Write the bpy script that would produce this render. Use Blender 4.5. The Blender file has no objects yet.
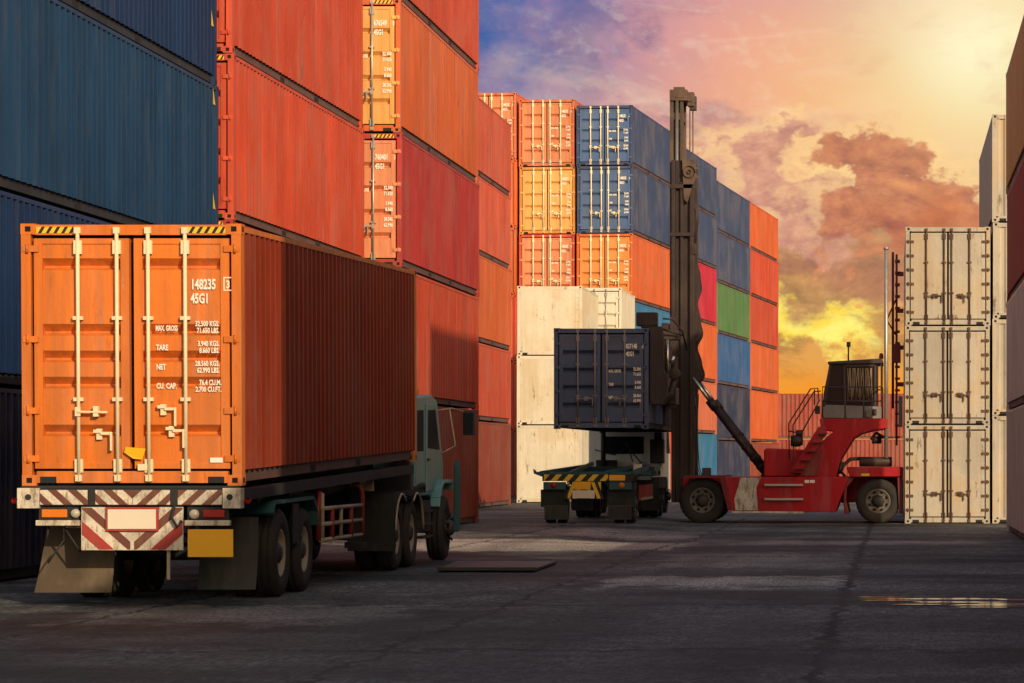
import bpy, bmesh, math, random
from mathutils import Vector, Matrix
R = math.radians
random.seed(7)
SC = bpy.context.scene
COL = SC.collection

# ------------------------------------------------------------------ mesh builder
class MB:
    def __init__(s):
        s.v = []; s.f = []; s.m = []; s.sm = []
    def face(s, pts, mi=0, smooth=False):
        n = len(s.v); s.v += [tuple(p) for p in pts]
        s.f.append(tuple(range(n, n+len(pts)))); s.m.append(mi); s.sm.append(smooth)
    def faces(s, pts, fs, mi=0, smooth=False):
        n = len(s.v); s.v += [tuple(p) for p in pts]
        for f in fs:
            s.f.append(tuple(n+i for i in f)); s.m.append(mi); s.sm.append(smooth)
    def box(s, x0, x1, y0, y1, z0, z1, mi=0):
        if x0 > x1: x0, x1 = x1, x0
        if y0 > y1: y0, y1 = y1, y0
        if z0 > z1: z0, z1 = z1, z0
        p = [(x0,y0,z0),(x1,y0,z0),(x1,y1,z0),(x0,y1,z0),(x0,y0,z1),(x1,y0,z1),(x1,y1,z1),(x0,y1,z1)]
        s.faces(p, [(0,3,2,1),(4,5,6,7),(0,1,5,4),(1,2,6,5),(2,3,7,6),(3,0,4,7)], mi)
    def bar(s, a, b, w, h, mi=0, up=(0,0,1)):
        a = Vector(a); b = Vector(b); d = (b-a).normalized(); up = Vector(up)
        if abs(d.dot(up)) > .98: up = Vector((0,1,0))
        x = d.cross(up).normalized()*(w/2); z = x.cross(d).normalized()*(h/2)
        p = [a-x-z,a+x-z,a+x+z,a-x+z,b-x-z,b+x-z,b+x+z,b-x+z]
        s.faces(p, [(0,3,2,1),(4,5,6,7),(0,1,5,4),(1,2,6,5),(2,3,7,6),(3,0,4,7)][:], mi)
    def tube(s, pts, r, n=8, mi=0, smooth=True, r2=None):
        pts = [Vector(p) for p in pts]; rings = []; k = len(pts)
        prev = None
        for i, p in enumerate(pts):
            d = (pts[min(i+1,k-1)]-pts[max(i-1,0)]).normalized()
            if prev is None:
                u = Vector((0,0,1)) if abs(d.z) < .9 else Vector((1,0,0))
                x = d.cross(u).normalized()
            else:
                x = (prev - d*prev.dot(d)).normalized()
            prev = x; y = d.cross(x)
            rr = r if r2 is None else r + (r2-r)*i/(k-1)
            rings.append([p + (x*math.cos(2*math.pi*j/n) + y*math.sin(2*math.pi*j/n))*rr for j in range(n)])
        P = [q for ring in rings for q in ring]
        F = [(i*n+j, i*n+(j+1)%n, (i+1)*n+(j+1)%n, (i+1)*n+j) for i in range(k-1) for j in range(n)]
        s.faces(P, F, mi, smooth)
        s.face(rings[0][::-1], mi); s.face(rings[-1], mi)
    def lathe(s, prof, c, n=28, mi=0, axis='x', smooth=True):
        # prof: list of (t along axis, radius)
        P = []; F = []
        for t, r in prof:
            for j in range(n):
                a = 2*math.pi*j/n; u = math.cos(a)*r; w = math.sin(a)*r
                if axis == 'x': P.append((c[0]+t, c[1]+u, c[2]+w))
                elif axis == 'y': P.append((c[0]+u, c[1]+t, c[2]+w))
                else: P.append((c[0]+u, c[1]+w, c[2]+t))
        for i in range(len(prof)-1):
            for j in range(n):
                F.append((i*n+j, i*n+(j+1)%n, (i+1)*n+(j+1)%n, (i+1)*n+j))
        s.faces(P, F, mi, smooth)
    def prism(s, poly, axis, t0, t1, mi=0):
        # poly in the plane normal to axis: x->(y,z)  y->(x,z)  z->(x,y)
        def P(q, t):
            return {'x': (t, q[0], q[1]), 'y': (q[0], t, q[1]), 'z': (q[0], q[1], t)}[axis]
        n = len(poly)
        s.face([P(q, t0) for q in poly], mi); s.face([P(q, t1) for q in poly][::-1], mi)
        for i in range(n):
            a, b = poly[i], poly[(i+1) % n]
            s.face([P(a, t0), P(a, t1), P(b, t1), P(b, t0)], mi)
    def mesh(s, name, mats, fix=True):
        me = bpy.data.meshes.new(name)
        me.from_pydata(s.v, [], s.f)
        for m in mats: me.materials.append(m)
        me.polygons.foreach_set('material_index', s.m)
        me.polygons.foreach_set('use_smooth', s.sm)
        if fix:
            bm = bmesh.new(); bm.from_mesh(me)
            bmesh.ops.remove_doubles(bm, verts=bm.verts, dist=1e-5)
            bmesh.ops.recalc_face_normals(bm, faces=bm.faces)
            bm.to_mesh(me); bm.free()
        me.update()
        return me
    def build(s, name, mats, parent=None, bevel=0, world=True):
        if not isinstance(mats, (list, tuple)): mats = [mats]
        o = bpy.data.objects.new(name, s.mesh(name, mats)); COL.objects.link(o)
        if parent is not None:
            o.parent = parent
            if world:       # mesh was drawn in world metres: make it local to the thing's base
                b = Vector(base_of(parent)); o.data.transform(Matrix.Translation(-b))
        if bevel:
            md = o.modifiers.new('Bevel', 'BEVEL'); md.width = bevel; md.segments = 2
            md.limit_method = 'ANGLE'; md.angle_limit = R(40)
        return o

BASE = {}
def base_of(o):
    while o.parent is not None: o = o.parent
    return o.location

def thing(name, label, cat, loc=(0,0,0), rot=(0,0,0), group=None):
    o = bpy.data.objects.new(name, None); COL.objects.link(o)
    o.location = loc; o.rotation_euler = rot; o.empty_display_size = .2
    o['label'] = label; o['category'] = cat
    if group: o['group'] = group
    return o
def tag(o, label, cat, group=None):
    o['label'] = label; o['category'] = cat
    if group: o['group'] = group
    return o
def inst(name, me, mats, parent):
    """one more object on shared mesh data, materials held by the object"""
    o = bpy.data.objects.new(name, me); COL.objects.link(o); o.parent = parent
    for i, m in enumerate(mats):
        o.material_slots[i].link = 'OBJECT'; o.material_slots[i].material = m
    return o

# ------------------------------------------------------------------ materials
class NT:
    def __init__(s, nt): s.nt = nt; s.l = nt.links
    def n(s, t, **kw):
        o = s.nt.nodes.new(t)
        for k, v in kw.items(): setattr(o, k, v)
        return o
    def put(s, sock, v):
        if isinstance(v, (int, float)): sock.default_value = v
        elif isinstance(v, (tuple, list)):
            v = tuple(v)
            if len(sock.default_value) == 4 and len(v) == 3: v = v + (1,)
            sock.default_value = v
        else: s.l.new(v, sock)
    def math(s, op, a, b=0, c=None, clamp=False):
        o = s.n('ShaderNodeMath', operation=op, use_clamp=clamp)
        s.put(o.inputs[0], a); s.put(o.inputs[1], b)
        if c is not None: s.put(o.inputs[2], c)
        return o.outputs[0]
    def mix(s, f, a, b, mode='MIX'):
        o = s.n('ShaderNodeMix', data_type='RGBA', blend_type=mode)
        s.put(o.inputs[0], f); s.put(o.inputs[6], a); s.put(o.inputs[7], b)
        return o.outputs[2]
    def noise(s, vec, scale, detail=3, rough=.55, dist=0.):
        o = s.n('ShaderNodeTexNoise'); s.put(o.inputs['Vector'], vec)
        o.inputs['Scale'].default_value = scale; o.inputs['Detail'].default_value = detail
        o.inputs['Roughness'].default_value = rough; o.inputs['Distortion'].default_value = dist
        return o.outputs[0]
    def map(s, vec, sc=(1,1,1), loc=(0,0,0)):
        o = s.n('ShaderNodeMapping'); s.put(o.inputs[0], vec); s.put(o.inputs[1], loc); s.put(o.inputs[3], sc)
        return o.outputs[0]
    def ramp(s, v, a, b, inv=False):
        o = s.n('ShaderNodeMapRange', interpolation_type='SMOOTHSTEP'); s.put(o.inputs[0], v)
        s.put(o.inputs[1], a); s.put(o.inputs[2], b)
        s.put(o.inputs[3], 1 if inv else 0); s.put(o.inputs[4], 0 if inv else 1)
        return o.outputs[0]
    def vm(s, op, a, b=None):
        o = s.n('ShaderNodeVectorMath', operation=op); s.put(o.inputs[0], a)
        if b is not None: s.put(o.inputs[1], b)
        return o.outputs[0]

def new_mat(name):
    m = bpy.data.materials.new(name); m.use_nodes = True
    t = NT(m.node_tree); b = m.node_tree.nodes['Principled BSDF']
    return m, t, b

PAINT_ARGS = {}
def paint(name, col, rough=.5, wear=.5, rust=.5, dust=.25, metal=0., streak=1., dustcol=(.16,.125,.095), spec=.35):
    """weathered paint: tone drift, rain streaks, rust blooms, dust towards the bottom"""
    PAINT_ARGS[name] = (name, col, rough, wear, rust, dust, metal, streak, dustcol, spec)
    m, t, b = new_mat(name)
    tc = t.n('ShaderNodeTexCoord'); oi = t.n('ShaderNodeObjectInfo')
    off = t.math('MULTIPLY', oi.outputs['Random'], 37.)
    cmb = t.n('ShaderNodeCombineXYZ')
    t.put(cmb.inputs[0], off); t.put(cmb.inputs[1], off); t.put(cmb.inputs[2], off)
    v = t.vm('ADD', tc.outputs['Object'], cmb.outputs[0])
    big = t.ramp(t.noise(v, .55, 4, .6), .32, .68)
    st = t.ramp(t.noise(t.map(v, (7, 7, .35)), 1., 5, .68), .32, .68)
    st2 = t.ramp(t.noise(t.map(v, (1.3, 1.3, .14)), 1., 4, .62), .34, .70)
    fine = t.noise(v, 14., 4, .65)
    k = t.math('MULTIPLY_ADD', big, .26*wear, 1-.17*wear)
    k = t.math('MULTIPLY', k, t.math('MULTIPLY_ADD', st, .30*wear*streak, 1-.20*wear*streak))
    k = t.math('MULTIPLY', k, t.math('MULTIPLY_ADD', st2, .30*wear*streak, 1-.20*wear*streak))
    k = t.math('MULTIPLY', k, t.math('MULTIPLY_ADD', oi.outputs['Random'], .16, .92))
    dark = None
    c = t.mix(1., col, (1,1,1), 'MULTIPLY')
    kk = t.n('ShaderNodeCombineColor'); [t.put(kk.inputs[i], k) for i in range(3)]
    c = t.mix(1., c, kk.outputs[0], 'MULTIPLY')
    # faded, chalky bands
    ch = t.math('MULTIPLY', t.ramp(t.noise(t.map(v, (2.3,2.3,.3), (4,4,4)), 1., 5, .7), .50, .70), .38*wear)
    fade = tuple(min(1., .55*x + .30*max(col) + .02) for x in col)
    c = t.mix(ch, c, fade)
    # dust / grime
    gd = t.math('MULTIPLY', t.ramp(t.math('ADD', t.math('MULTIPLY', big, .6), t.math('MULTIPLY', t.math('SUBTRACT', 1., st), .6*streak)), .45*(.55+.45*streak), 1.1*(.55+.45*streak)), dust)
    c = t.mix(gd, c, dustcol)
    # rust
    rn = t.noise(t.map(v, (3.2, 3.2, .8)), 1.3, 6, .72)
    rm = t.math('MULTIPLY', t.ramp(rn, .60, .68), rust)
    c = t.mix(rm, c, (.085, .032, .014))
    dr = t.noise(t.map(v, (11, 11, .5), (2,2,2)), 1., 5, .7)
    c = t.mix(t.math('MULTIPLY', t.math('MULTIPLY', t.ramp(dr, .57, .72), t.ramp(rn, .46, .60)), .75*rust), c, (.10, .040, .018))
    scr = t.noise(t.map(v, (9, 9, 2.2)), 1.6, 5, .75)
    c = t.mix(t.math('MULTIPLY', t.ramp(scr, .63, .70), .55*wear), c, fade)
    t.put(b.inputs['Base Color'], c)
    t.put(b.inputs['Roughness'], t.math('MULTIPLY_ADD', fine, .25, rough-.1))
    b.inputs['Metallic'].default_value = metal
    b.inputs['Specular IOR Level'].default_value = spec
    bp = t.n('ShaderNodeBump'); bp.inputs['Strength'].default_value = .25*wear+.05; bp.inputs['Distance'].default_value = .02
    t.put(bp.inputs['Height'], t.math('ADD', fine, t.math('MULTIPLY', big, 2.)))
    t.l.new(bp.outputs[0], b.inputs['Normal'])
    return m

def plain(name, col, rough=.6, metal=0., var=.35, scale=6., emit=None, spec=.4):
    m, t, b = new_mat(name)
    tc = t.n('ShaderNodeTexCoord')
    n = t.noise(tc.outputs['Object'], scale, 4, .65)
    n2 = t.noise(tc.outputs['Object'], scale*.22, 2, .5)
    k = t.math('MULTIPLY_ADD', t.math('ADD', n, n2), var, 1-var)
    kk = t.n('ShaderNodeCombineColor'); [t.put(kk.inputs[i], k) for i in range(3)]
    t.put(b.inputs['Base Color'], t.mix(1., col, kk.outputs[0], 'MULTIPLY'))
    t.put(b.inputs['Roughness'], t.math('MULTIPLY_ADD', n, .3, rough-.15))
    b.inputs['Metallic'].default_value = metal
    b.inputs['Specular IOR Level'].default_value = spec
    bp = t.n('ShaderNodeBump'); bp.inputs['Strength'].default_value = .15; bp.inputs['Distance'].default_value = .01
    t.put(bp.inputs['Height'], n); t.l.new(bp.outputs[0], b.inputs['Normal'])
    if emit:
        t.put(b.inputs['Emission Color'], emit[:3]); b.inputs['Emission Strength'].default_value = emit[3]
    return m

def glass_dark(name, col=(.012,.014,.016), rough=.5, spec=.05):
    m, t, b = new_mat(name)
    tc = t.n('ShaderNodeTexCoord'); n = t.noise(tc.outputs['Object'], 3., 3)
    t.put(b.inputs['Base Color'], t.mix(n, col, tuple(x*1.8 for x in col)))
    t.put(b.inputs['Roughness'], t.math('MULTIPLY_ADD', n, .15, rough))
    b.inputs['Specular IOR Level'].default_value = spec
    return m

C = {
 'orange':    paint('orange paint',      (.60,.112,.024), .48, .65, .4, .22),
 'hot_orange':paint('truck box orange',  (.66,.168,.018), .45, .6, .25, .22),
 'box_side':  paint('truck box side',    (.36,.046,.014), .5, .6, .3, .15, spec=.2),  # box orange darkened and reddened: the side's shade put into the colour
 'salmonlit': paint('salmon sunlit paint', (.66,.24,.11), .5, .5, .3, .2),  # salmon, orange, blue and gold door copies: direct sun put into the colour
 'orangelit': paint('orange sunlit paint', (.68,.26,.065), .5, .5, .3, .2),
 'bluelit':   paint('blue sunlit paint', (.060,.12,.27), .5, .6, .3, .2),
 'coral':     paint('coral red paint',  (.56,.090,.046), .55, .7, .45, .25),
 'farred':    paint('far wall red',  (.30,.050,.030), .55, .7, .4, .25),
 'gold':      paint('golden sunlit paint', (.74,.38,.11), .5, .5, .3, .2),
 'redorange': paint('red orange paint',  (.54,.066,.026), .5, .6, .4, .22),
 'salmon':    paint('faded red paint',   (.60,.14,.065), .55, .7, .45, .25),
 'deepred':   paint('deep red paint',    (.38,.030,.026), .5, .6, .35, .2),
 'brownred':  paint('oxide red paint',   (.27,.045,.024), .55, .6, .5, .25),
 'yellow':    paint('yellow orange paint',(.66,.255,.040), .5, .6, .4, .25),
 'crimson':   paint('crimson paint',     (.50,.016,.050), .5, .55, .3, .15),
 'green':     paint('green paint',       (.085,.21,.075), .5, .55, .4, .25),
 'skyblue':   paint('light blue paint',  (.020,.16,.34), .5, .6, .3, .2),
 'midblue':   paint('mid blue paint',    (.022,.10,.29), .5, .6, .3, .2),
 'slate':     paint('slate blue paint',  (.040,.066,.155), .55, .6, .3, .3),
 'royal':     paint('royal blue paint',  (.005,.030,.105), .5, .65, .15, .03, dustcol=(.03,.04,.06)),
 'teal':      paint('teal blue paint',   (.005,.043,.115), .52, .8, .2, .04, dustcol=(.03,.045,.06)),
 'navy':      paint('navy paint',        (.022,.034,.085), .5, .6, .3, .25),
 'greynavy':  paint('dusty navy paint',  (.050,.082,.165), .55, .7, .3, .25),
 'cream':     paint('cream paint',       (.62,.57,.45), .5, .8, .55, .5, dustcol=(.42,.30,.15), streak=.25),
 'white':     paint('white paint',       (.66,.61,.50), .5, .7, .4, .4, dustcol=(.38,.29,.17), streak=.25),
 'reefer':    paint('reefer white',      (.38,.35,.29), .5, 1., .7, .6, dustcol=(.36,.25,.13), streak=.25),
 'greywhite': paint('grey white paint',  (.74,.66,.59), .5, .8, .4, .35, dustcol=(.24,.2,.16), streak=.25),
}
RAIL = paint('grimy rail', (.13,.068,.06), .65, .8, .6, .6, dustcol=(.09,.075,.068))
RAILB = paint('grimy dark rail', (.022,.026,.034), .65, .8, .4, .3, dustcol=(.035,.035,.038))
RAILW = paint('grimy pale rail', (.38,.30,.20), .65, .8, .6, .6, dustcol=(.2,.15,.09))
DARK = plain('black gap rubber', (.012,.011,.011), .8)
HOLE = plain('casting socket black', (.006,.005,.005), .9)
GALV = plain('galvanised steel', (.42,.40,.36), .45, .6)
CREAMBAR = plain('cream painted rod', (.74,.62,.40), .5, 0., .25)
BROWNGEAR = plain('rusty brown gear', (.085,.045,.026), .65, .1)
INK = plain('white stencil ink', (.80,.76,.66), .6, 0, .2, 20)
YEL = plain('hazard yellow', (.72,.46,.02), .5, 0, .25, 10)
BLK = plain('hazard black', (.014,.013,.013), .6)
STICK = plain('white sticker', (.78,.74,.66), .5, 0, .12)

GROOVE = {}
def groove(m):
    """the same paint with rib shade painted in: darker and dustier in the corrugation valleys"""
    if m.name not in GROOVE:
        a = list(PAINT_ARGS[m.name]); f = .50 if 'box side' in a[0] else .76  # factor darkens the colour to stand in for shade between the ribs
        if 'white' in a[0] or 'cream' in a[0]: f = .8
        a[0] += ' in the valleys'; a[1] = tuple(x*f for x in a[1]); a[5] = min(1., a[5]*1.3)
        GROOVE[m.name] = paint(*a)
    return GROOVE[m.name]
# ------------------------------------------------------------------ containers
CACHE = {}
def cached(key, fn):
    if key not in CACHE: CACHE[key] = fn()
    return CACHE[key]

def corr_strip(mb, a0, a1, z0, z1, out, inn, put, mi=0, pitch=.278):
    """vertical trapezoid corrugation; put(a, depth, z) -> point"""
    n = max(1, round((a1-a0)/pitch)); p = (a1-a0)/n
    pts = []
    for i in range(n):
        s = a0+i*p
        pts += [(s, out), (s+p*.26, out), (s+p*.5, inn), (s+p*.76, inn)]
    pts.append((a1, out))
    for i, ((u, d), (u2, d2)) in enumerate(zip(pts[:-1], pts[1:])):
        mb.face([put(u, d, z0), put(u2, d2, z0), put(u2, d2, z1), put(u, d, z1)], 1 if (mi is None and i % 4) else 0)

def me_frame(L, w, h, cast):
    mb = MB(); W = w/2
    if cast:
        for s in (-1, 1):
            for y0, y1, f in ((0, .178, 1), (L-.178, L, -1)):
                for z0 in (0, h-.118):
                    mb.box(s*W, s*(W-.162), y0, y1, z0, z0+.118)
                    yy = (y0 if f == 1 else y1)-.0015*f
                    mb.face([(s*(W-.05), yy, z0+.03), (s*(W-.112), yy, z0+.03), (s*(W-.112), yy, z0+.088), (s*(W-.05), yy, z0+.088)], 2)
                    xs = s*(W+.0015); ym = (y0+y1)/2
                    mb.face([(xs, ym-.04, z0+.03), (xs, ym+.04, z0+.03), (xs, ym+.04, z0+.088), (xs, ym-.04, z0+.088)], 2)
    for s in (-1, 1):
        X = lambda a: s*a
        mb.box(X(W-.004), X(W-.11), .004, .17, .118, h-.118)                # rear post
        mb.box(X(W-.004), X(W-.11), L-.17, L-.004, .118, h-.118)            # front post
        mb.box(X(W-.006), X(W-.07), .178, L-.178, h-.085, h-.026)           # top side rail
    mb.box(-W+.162, W-.162, .006, .10, h-.125, h-.012)                      # rear header
    mb.box(-W+.162, W-.162, .006, .10, .03, .16)                            # rear sill
    mb.box(-W+.162, W-.162, L-.10, L-.006, h-.125, h-.012)
    mb.box(-W+.162, W-.162, L-.10, L-.006, .03, .16)
    mb.box(-W+.11, W-.11, .136, .146, .16, h-.125, 1)                       # dark gasket plane behind the doors
    for s in (-1, 1): mb.box(s*(W-.20), s*(W-.38), .002, .01, .03, .10, 1)
    mb.box(-W+.09, W-.09, .12, L-.12, .10, .14, 1)                          # floor
    n = int(L/.6)
    for i in range(n):
        y = .4+i*(L-.8)/(n-1); mb.box(-W+.095, W-.095, y-.03, y+.03, .03, .10, 1)
    return mb.mesh('frame', [None, None, None])
def me_rail(L, w, h, s):
    mb = MB(); W = w/2
    mb.box(s*(W-.12), s*(W-.066), .178, L-.178, .036, .172)
    for a in (.36, .62):                                                    # fork pockets
        y = L*a; mb.box(s*(W-.0665), s*(W-.0645), y-.18, y+.18, .045, .13, 1)
    return mb.mesh('bottom_rail', [None, None])
def me_cast_one():
    mb = MB()      # corner at origin, extends +x -> -x handled by scale; here centred
    mb.box(-.081, .081, 0, .178, 0, .118)
    mb.face([(-.031,-.0015,.03),(.031,-.0015,.03),(.031,-.0015,.088),(-.031,-.0015,.088)], 1)
    for s in (-1, 1):
        mb.face([(s*.0825,.05,.03),(s*.0825,.13,.03),(s*.0825,.13,.088),(s*.0825,.05,.088)], 1)
    return mb.mesh('corner_casting', [None, None])
def me_side(L, w, h, s):
    mb = MB(); W = w/2
    corr_strip(mb, .17, L-.17, .172, h-.086, W-.006, W-.042, lambda a, d, z: (s*d, a, z), None)
    return mb.mesh('side_wall', [None, None])
def me_side_flat(L, w, h, s):
    mb = MB(); W = w/2
    corr_strip(mb, .17, L-.17, .172, h-.086, W-.008, W-.014, lambda a, d, z: (s*d, a, z), pitch=.45)
    return mb.mesh('side_wall', [None])
def me_end(L, w, h, y, sgn):
    mb = MB(); W = w/2
    corr_strip(mb, -W+.11, W-.11, .16, h-.125, .02, .055, lambda a, d, z: (a, y+sgn*d, z), pitch=.25)
    return mb.mesh('end_wall', [None])
def me_plain_end(L, w, h):
    mb = MB(); W = w/2
    mb.box(-W+.11, W-.11, .012, .05, .16, h-.125)
    for x in (-W+.16, W-.24, W-.13): mb.box(x-.012, x+.012, .004, .012, .2, h-.16)
    for k in range(5):
        z = .4+k*(h-.8)/4; mb.box(W-.30, W-.115, -.004, .012, z-.03, z+.03)
    return mb.mesh('end_wall', [None])
def me_roof(L, w, h):
    mb = MB(); W = w/2
    mb.box(-W+.07, W-.07, .10, L-.10, h-.045, h-.022)
    return mb.mesh('roof', [None])

def door_prof(z0, z1, grooves):
    pr = [(z0, .036)]
    for g, hg in grooves:
        pr += [(g-.085, .036), (g-.055, .125), (g-.035, .125), (g+.045, .036)]
    pr.append((z1, .036)); return pr
def me_door(w, h, s, kind):
    mb = MB(); W = w/2
    xa, xb = .026, W-.140
    z0, z1 = .188, h-.162
    P = lambda x: s*x
    fr = .095
    mb.box(P(xa), P(xa+fr), .020, .134, z0, z1)
    mb.box(P(xb-fr), P(xb), .020, .134, z0, z1)
    mb.box(P(xa+fr), P(xb-fr), .022, .066, z0, z0+.06)
    mb.box(P(xa+fr), P(xb-fr), .022, .066, z1-.06, z1)
    if kind == 'flat':
        mb.box(P(xa+fr), P(xb-fr), .026, .066, z0+.06, z1-.06)
    else:
        Hh = z1-z0
        if kind == 'hero':
            gr = [(.63, .075), (1.16, .07), (1.45, .07), (1.745, .07), (2.47, .075)]
        else:
            gr = [(z0+Hh*f, .07) for f in (.2, .4, .6, .8)]
        pr = door_prof(z0+.06, z1-.06, gr)
        for (za, ya), (zb, yb) in zip(pr[:-1], pr[1:]):
            mb.face([(P(xa+fr), ya, za), (P(xb-fr), ya, za), (P(xb-fr), yb, zb), (P(xa+fr), yb, zb)])
    return mb.mesh('door', [None])
def bar_xs(w, kind):
    if kind == 'hero': return {-1: (.155, .586), 1: (.19, .60)}
    if kind == 'flat': return {-1: (.10, .58), 1: (.10, .58)}
    return {-1: (.16, .60), 1: (.145, .60)}
def me_bar(h, x, kind):
    mb = MB(); r = .0215 if kind != 'far' else .026
    mb.tube([(x, -.014, .045), (x, -.014, h-.05)], r, 10)
    for z in (.22, h-.26):
        mb.box(x-.045, x+.045, -.020, .019, z-.075, z+.075)
    for z in (.085, h-.075):
        mb.box(x-.035, x+.035, -.034, .004, z-.035, z+.035)
    for z in (h*.33, h*.64):
        mb.box(x-.055, x+.055, -.026, .019, z-.02, z+.02)
    return mb.mesh('locking_bar', [None])
def me_handle(x, z, d, kind):
    mb = MB()
    mb.box(x-.03, x+.03, -.05, -.036, z-.05, z+.05)
    mb.bar((x, -.046, z), (x+d*.33, -.046, z-.005), .02, .036, up=(0,1,0))
    xm = x+d*.2
    mb.box(xm-.028, xm+.028, -.056, .018, z-.055, z+.06)
    return mb.mesh('handle', [None])
def me_latch(x, z):
    mb = MB()
    mb.box(x-.03, x+.03, -.01, .03, z-.06, z+.06); mb.box(x-.06, x+.03, -.03, -.008, z+.015, z+.05)
    mb.bar((x+.14,-.03, z-.18), (x+.14,-.03, z+.02), .022, .035); mb.box(x+.02, x+.145, -.034, -.012, z-.005, z+.025)
    return mb.mesh('latch', [None])
def me_hinge(w, s, z, big=0):
    mb = MB(); W = w/2
    mb.box(s*(W-.195-big), s*(W-.02), -.004, .018, z-.035, z+.035)
    mb.tube([(s*(W-.072), -.004, z-.05), (s*(W-.072), -.004, z+.05)], .016, 8)
    return mb.mesh('hinge', [None])

def text_mesh(txt, size, sx=.62, bold=.012, align='LEFT'):
    cu = bpy.data.curves.new('marking', 'FONT'); cu.body = txt; cu.size = size; cu.align_x = align
    cu.offset = bold*size; cu.resolution_u = 2; cu.fill_mode = 'FRONT' if hasattr(cu, 'fill_mode') else cu.fill_mode
    ob = bpy.data.objects.new('marking', cu)
    me = bpy.data.meshes.new_from_object(ob)
    bpy.data.objects.remove(ob); bpy.data.curves.remove(cu)
    me.transform(Matrix.Diagonal((sx, 1, 1, 1)))
    me.transform(Matrix.Rotation(R(90), 4, 'X'))
    return me
def merged_text(items, y):
    """items: (txt, x, z, size[, sx, align]) on a plane facing -y"""
    bm = bmesh.new()
    for it in items:
        txt, x, z, size = it[:4]; sx = it[4] if len(it) > 4 else .66; al = it[5] if len(it) > 5 else 'LEFT'
        me = cached(('txt', txt, size, sx, al), lambda: text_mesh(txt, size, sx, .034, al)).copy()
        me.transform(Matrix.Translation((x, y, z)))
        bm.from_mesh(me); bpy.data.meshes.remove(me)
    me = bpy.data.meshes.new('marking'); bm.to_mesh(me); bm.free()
    if not me.materials: me.materials.append(None)
    for p in me.polygons: p.material_index = 0
    return me
SPEC_TRUCK = [('MAX. GROSS', .265, 1.715, .082, .52), ('32.500 KGS.', .97, 1.765, .08, .66, 'RIGHT'), ('71.650 LBS.', .97, 1.69, .08, .66, 'RIGHT'),
  ('TARE', .27, 1.50, .085, .66), ('3.940 KGS.', .97, 1.545, .08, .66, 'RIGHT'), ('8.660 LBS.', .97, 1.47, .08, .66, 'RIGHT'),
  ('NET', .27, 1.285, .085, .66), ('28.560 KGS.', .97, 1.325, .08, .66, 'RIGHT'), ('62.990 LBS.', .97, 1.25, .08, .66, 'RIGHT'),
  ('CU. CAP.', .27, 1.075, .085, .66), ('76.4 CU.M.', .99, 1.115, .08, .66, 'RIGHT'), ('2.700 CU.FT.', .99, 1.04, .08, .66, 'RIGHT')]
def mark_items(num, chk, typ, h, kind):
    if kind == 'hero':
        return [(num, .655, 2.175, .155, .60), (chk, 1.045, 2.185, .12, .75), (typ, .655, 2.02, .15, .60)] + SPEC_TRUCK
    zt = h*.80; x0 = .645; f = kind == 'far'
    it = [(num, x0-.01, zt, .165, .57), (chk, 1.045, zt, .14, .55), (typ, x0-.01, zt-.20, .165, .57)]
    for i in range(3):
        z = h*.56-i*.34
        it += [(('MAX. GROSS', 'TARE', 'NET')[i], .19, z, .105, .52), (('32.500', '3.940', '28.560')[i], 1.02, z+.05, .11, .66, 'RIGHT'), (('71.650', '8.660', '62.990')[i], 1.02, z-.08, .11, .66, 'RIGHT')]
    return it

def hazard_strip(x0, x1, z0, z1, y, n=5, lean=.6):
    """yellow plate with leaning black bars, as polygons"""
    mb = MB(); mb.face([(x0,y,z0),(x1,y,z0),(x1,y,z1),(x0,y,z1)], 0)
    p = (x1-x0)/n; d = (z1-z0)*lean
    for i in range(n):
        a = x0+i*p+p*.2
        q = [(a, z0), (a+p*.45, z0), (a+p*.45+d, z1), (a+d, z1)]
        q = [(min(max(u, x0), x1), v) for u, v in q]
        mb.face([(u, y-.0015, v) for u, v in q], 1)
    return mb.mesh('hazard_strip', [None, None])

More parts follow.
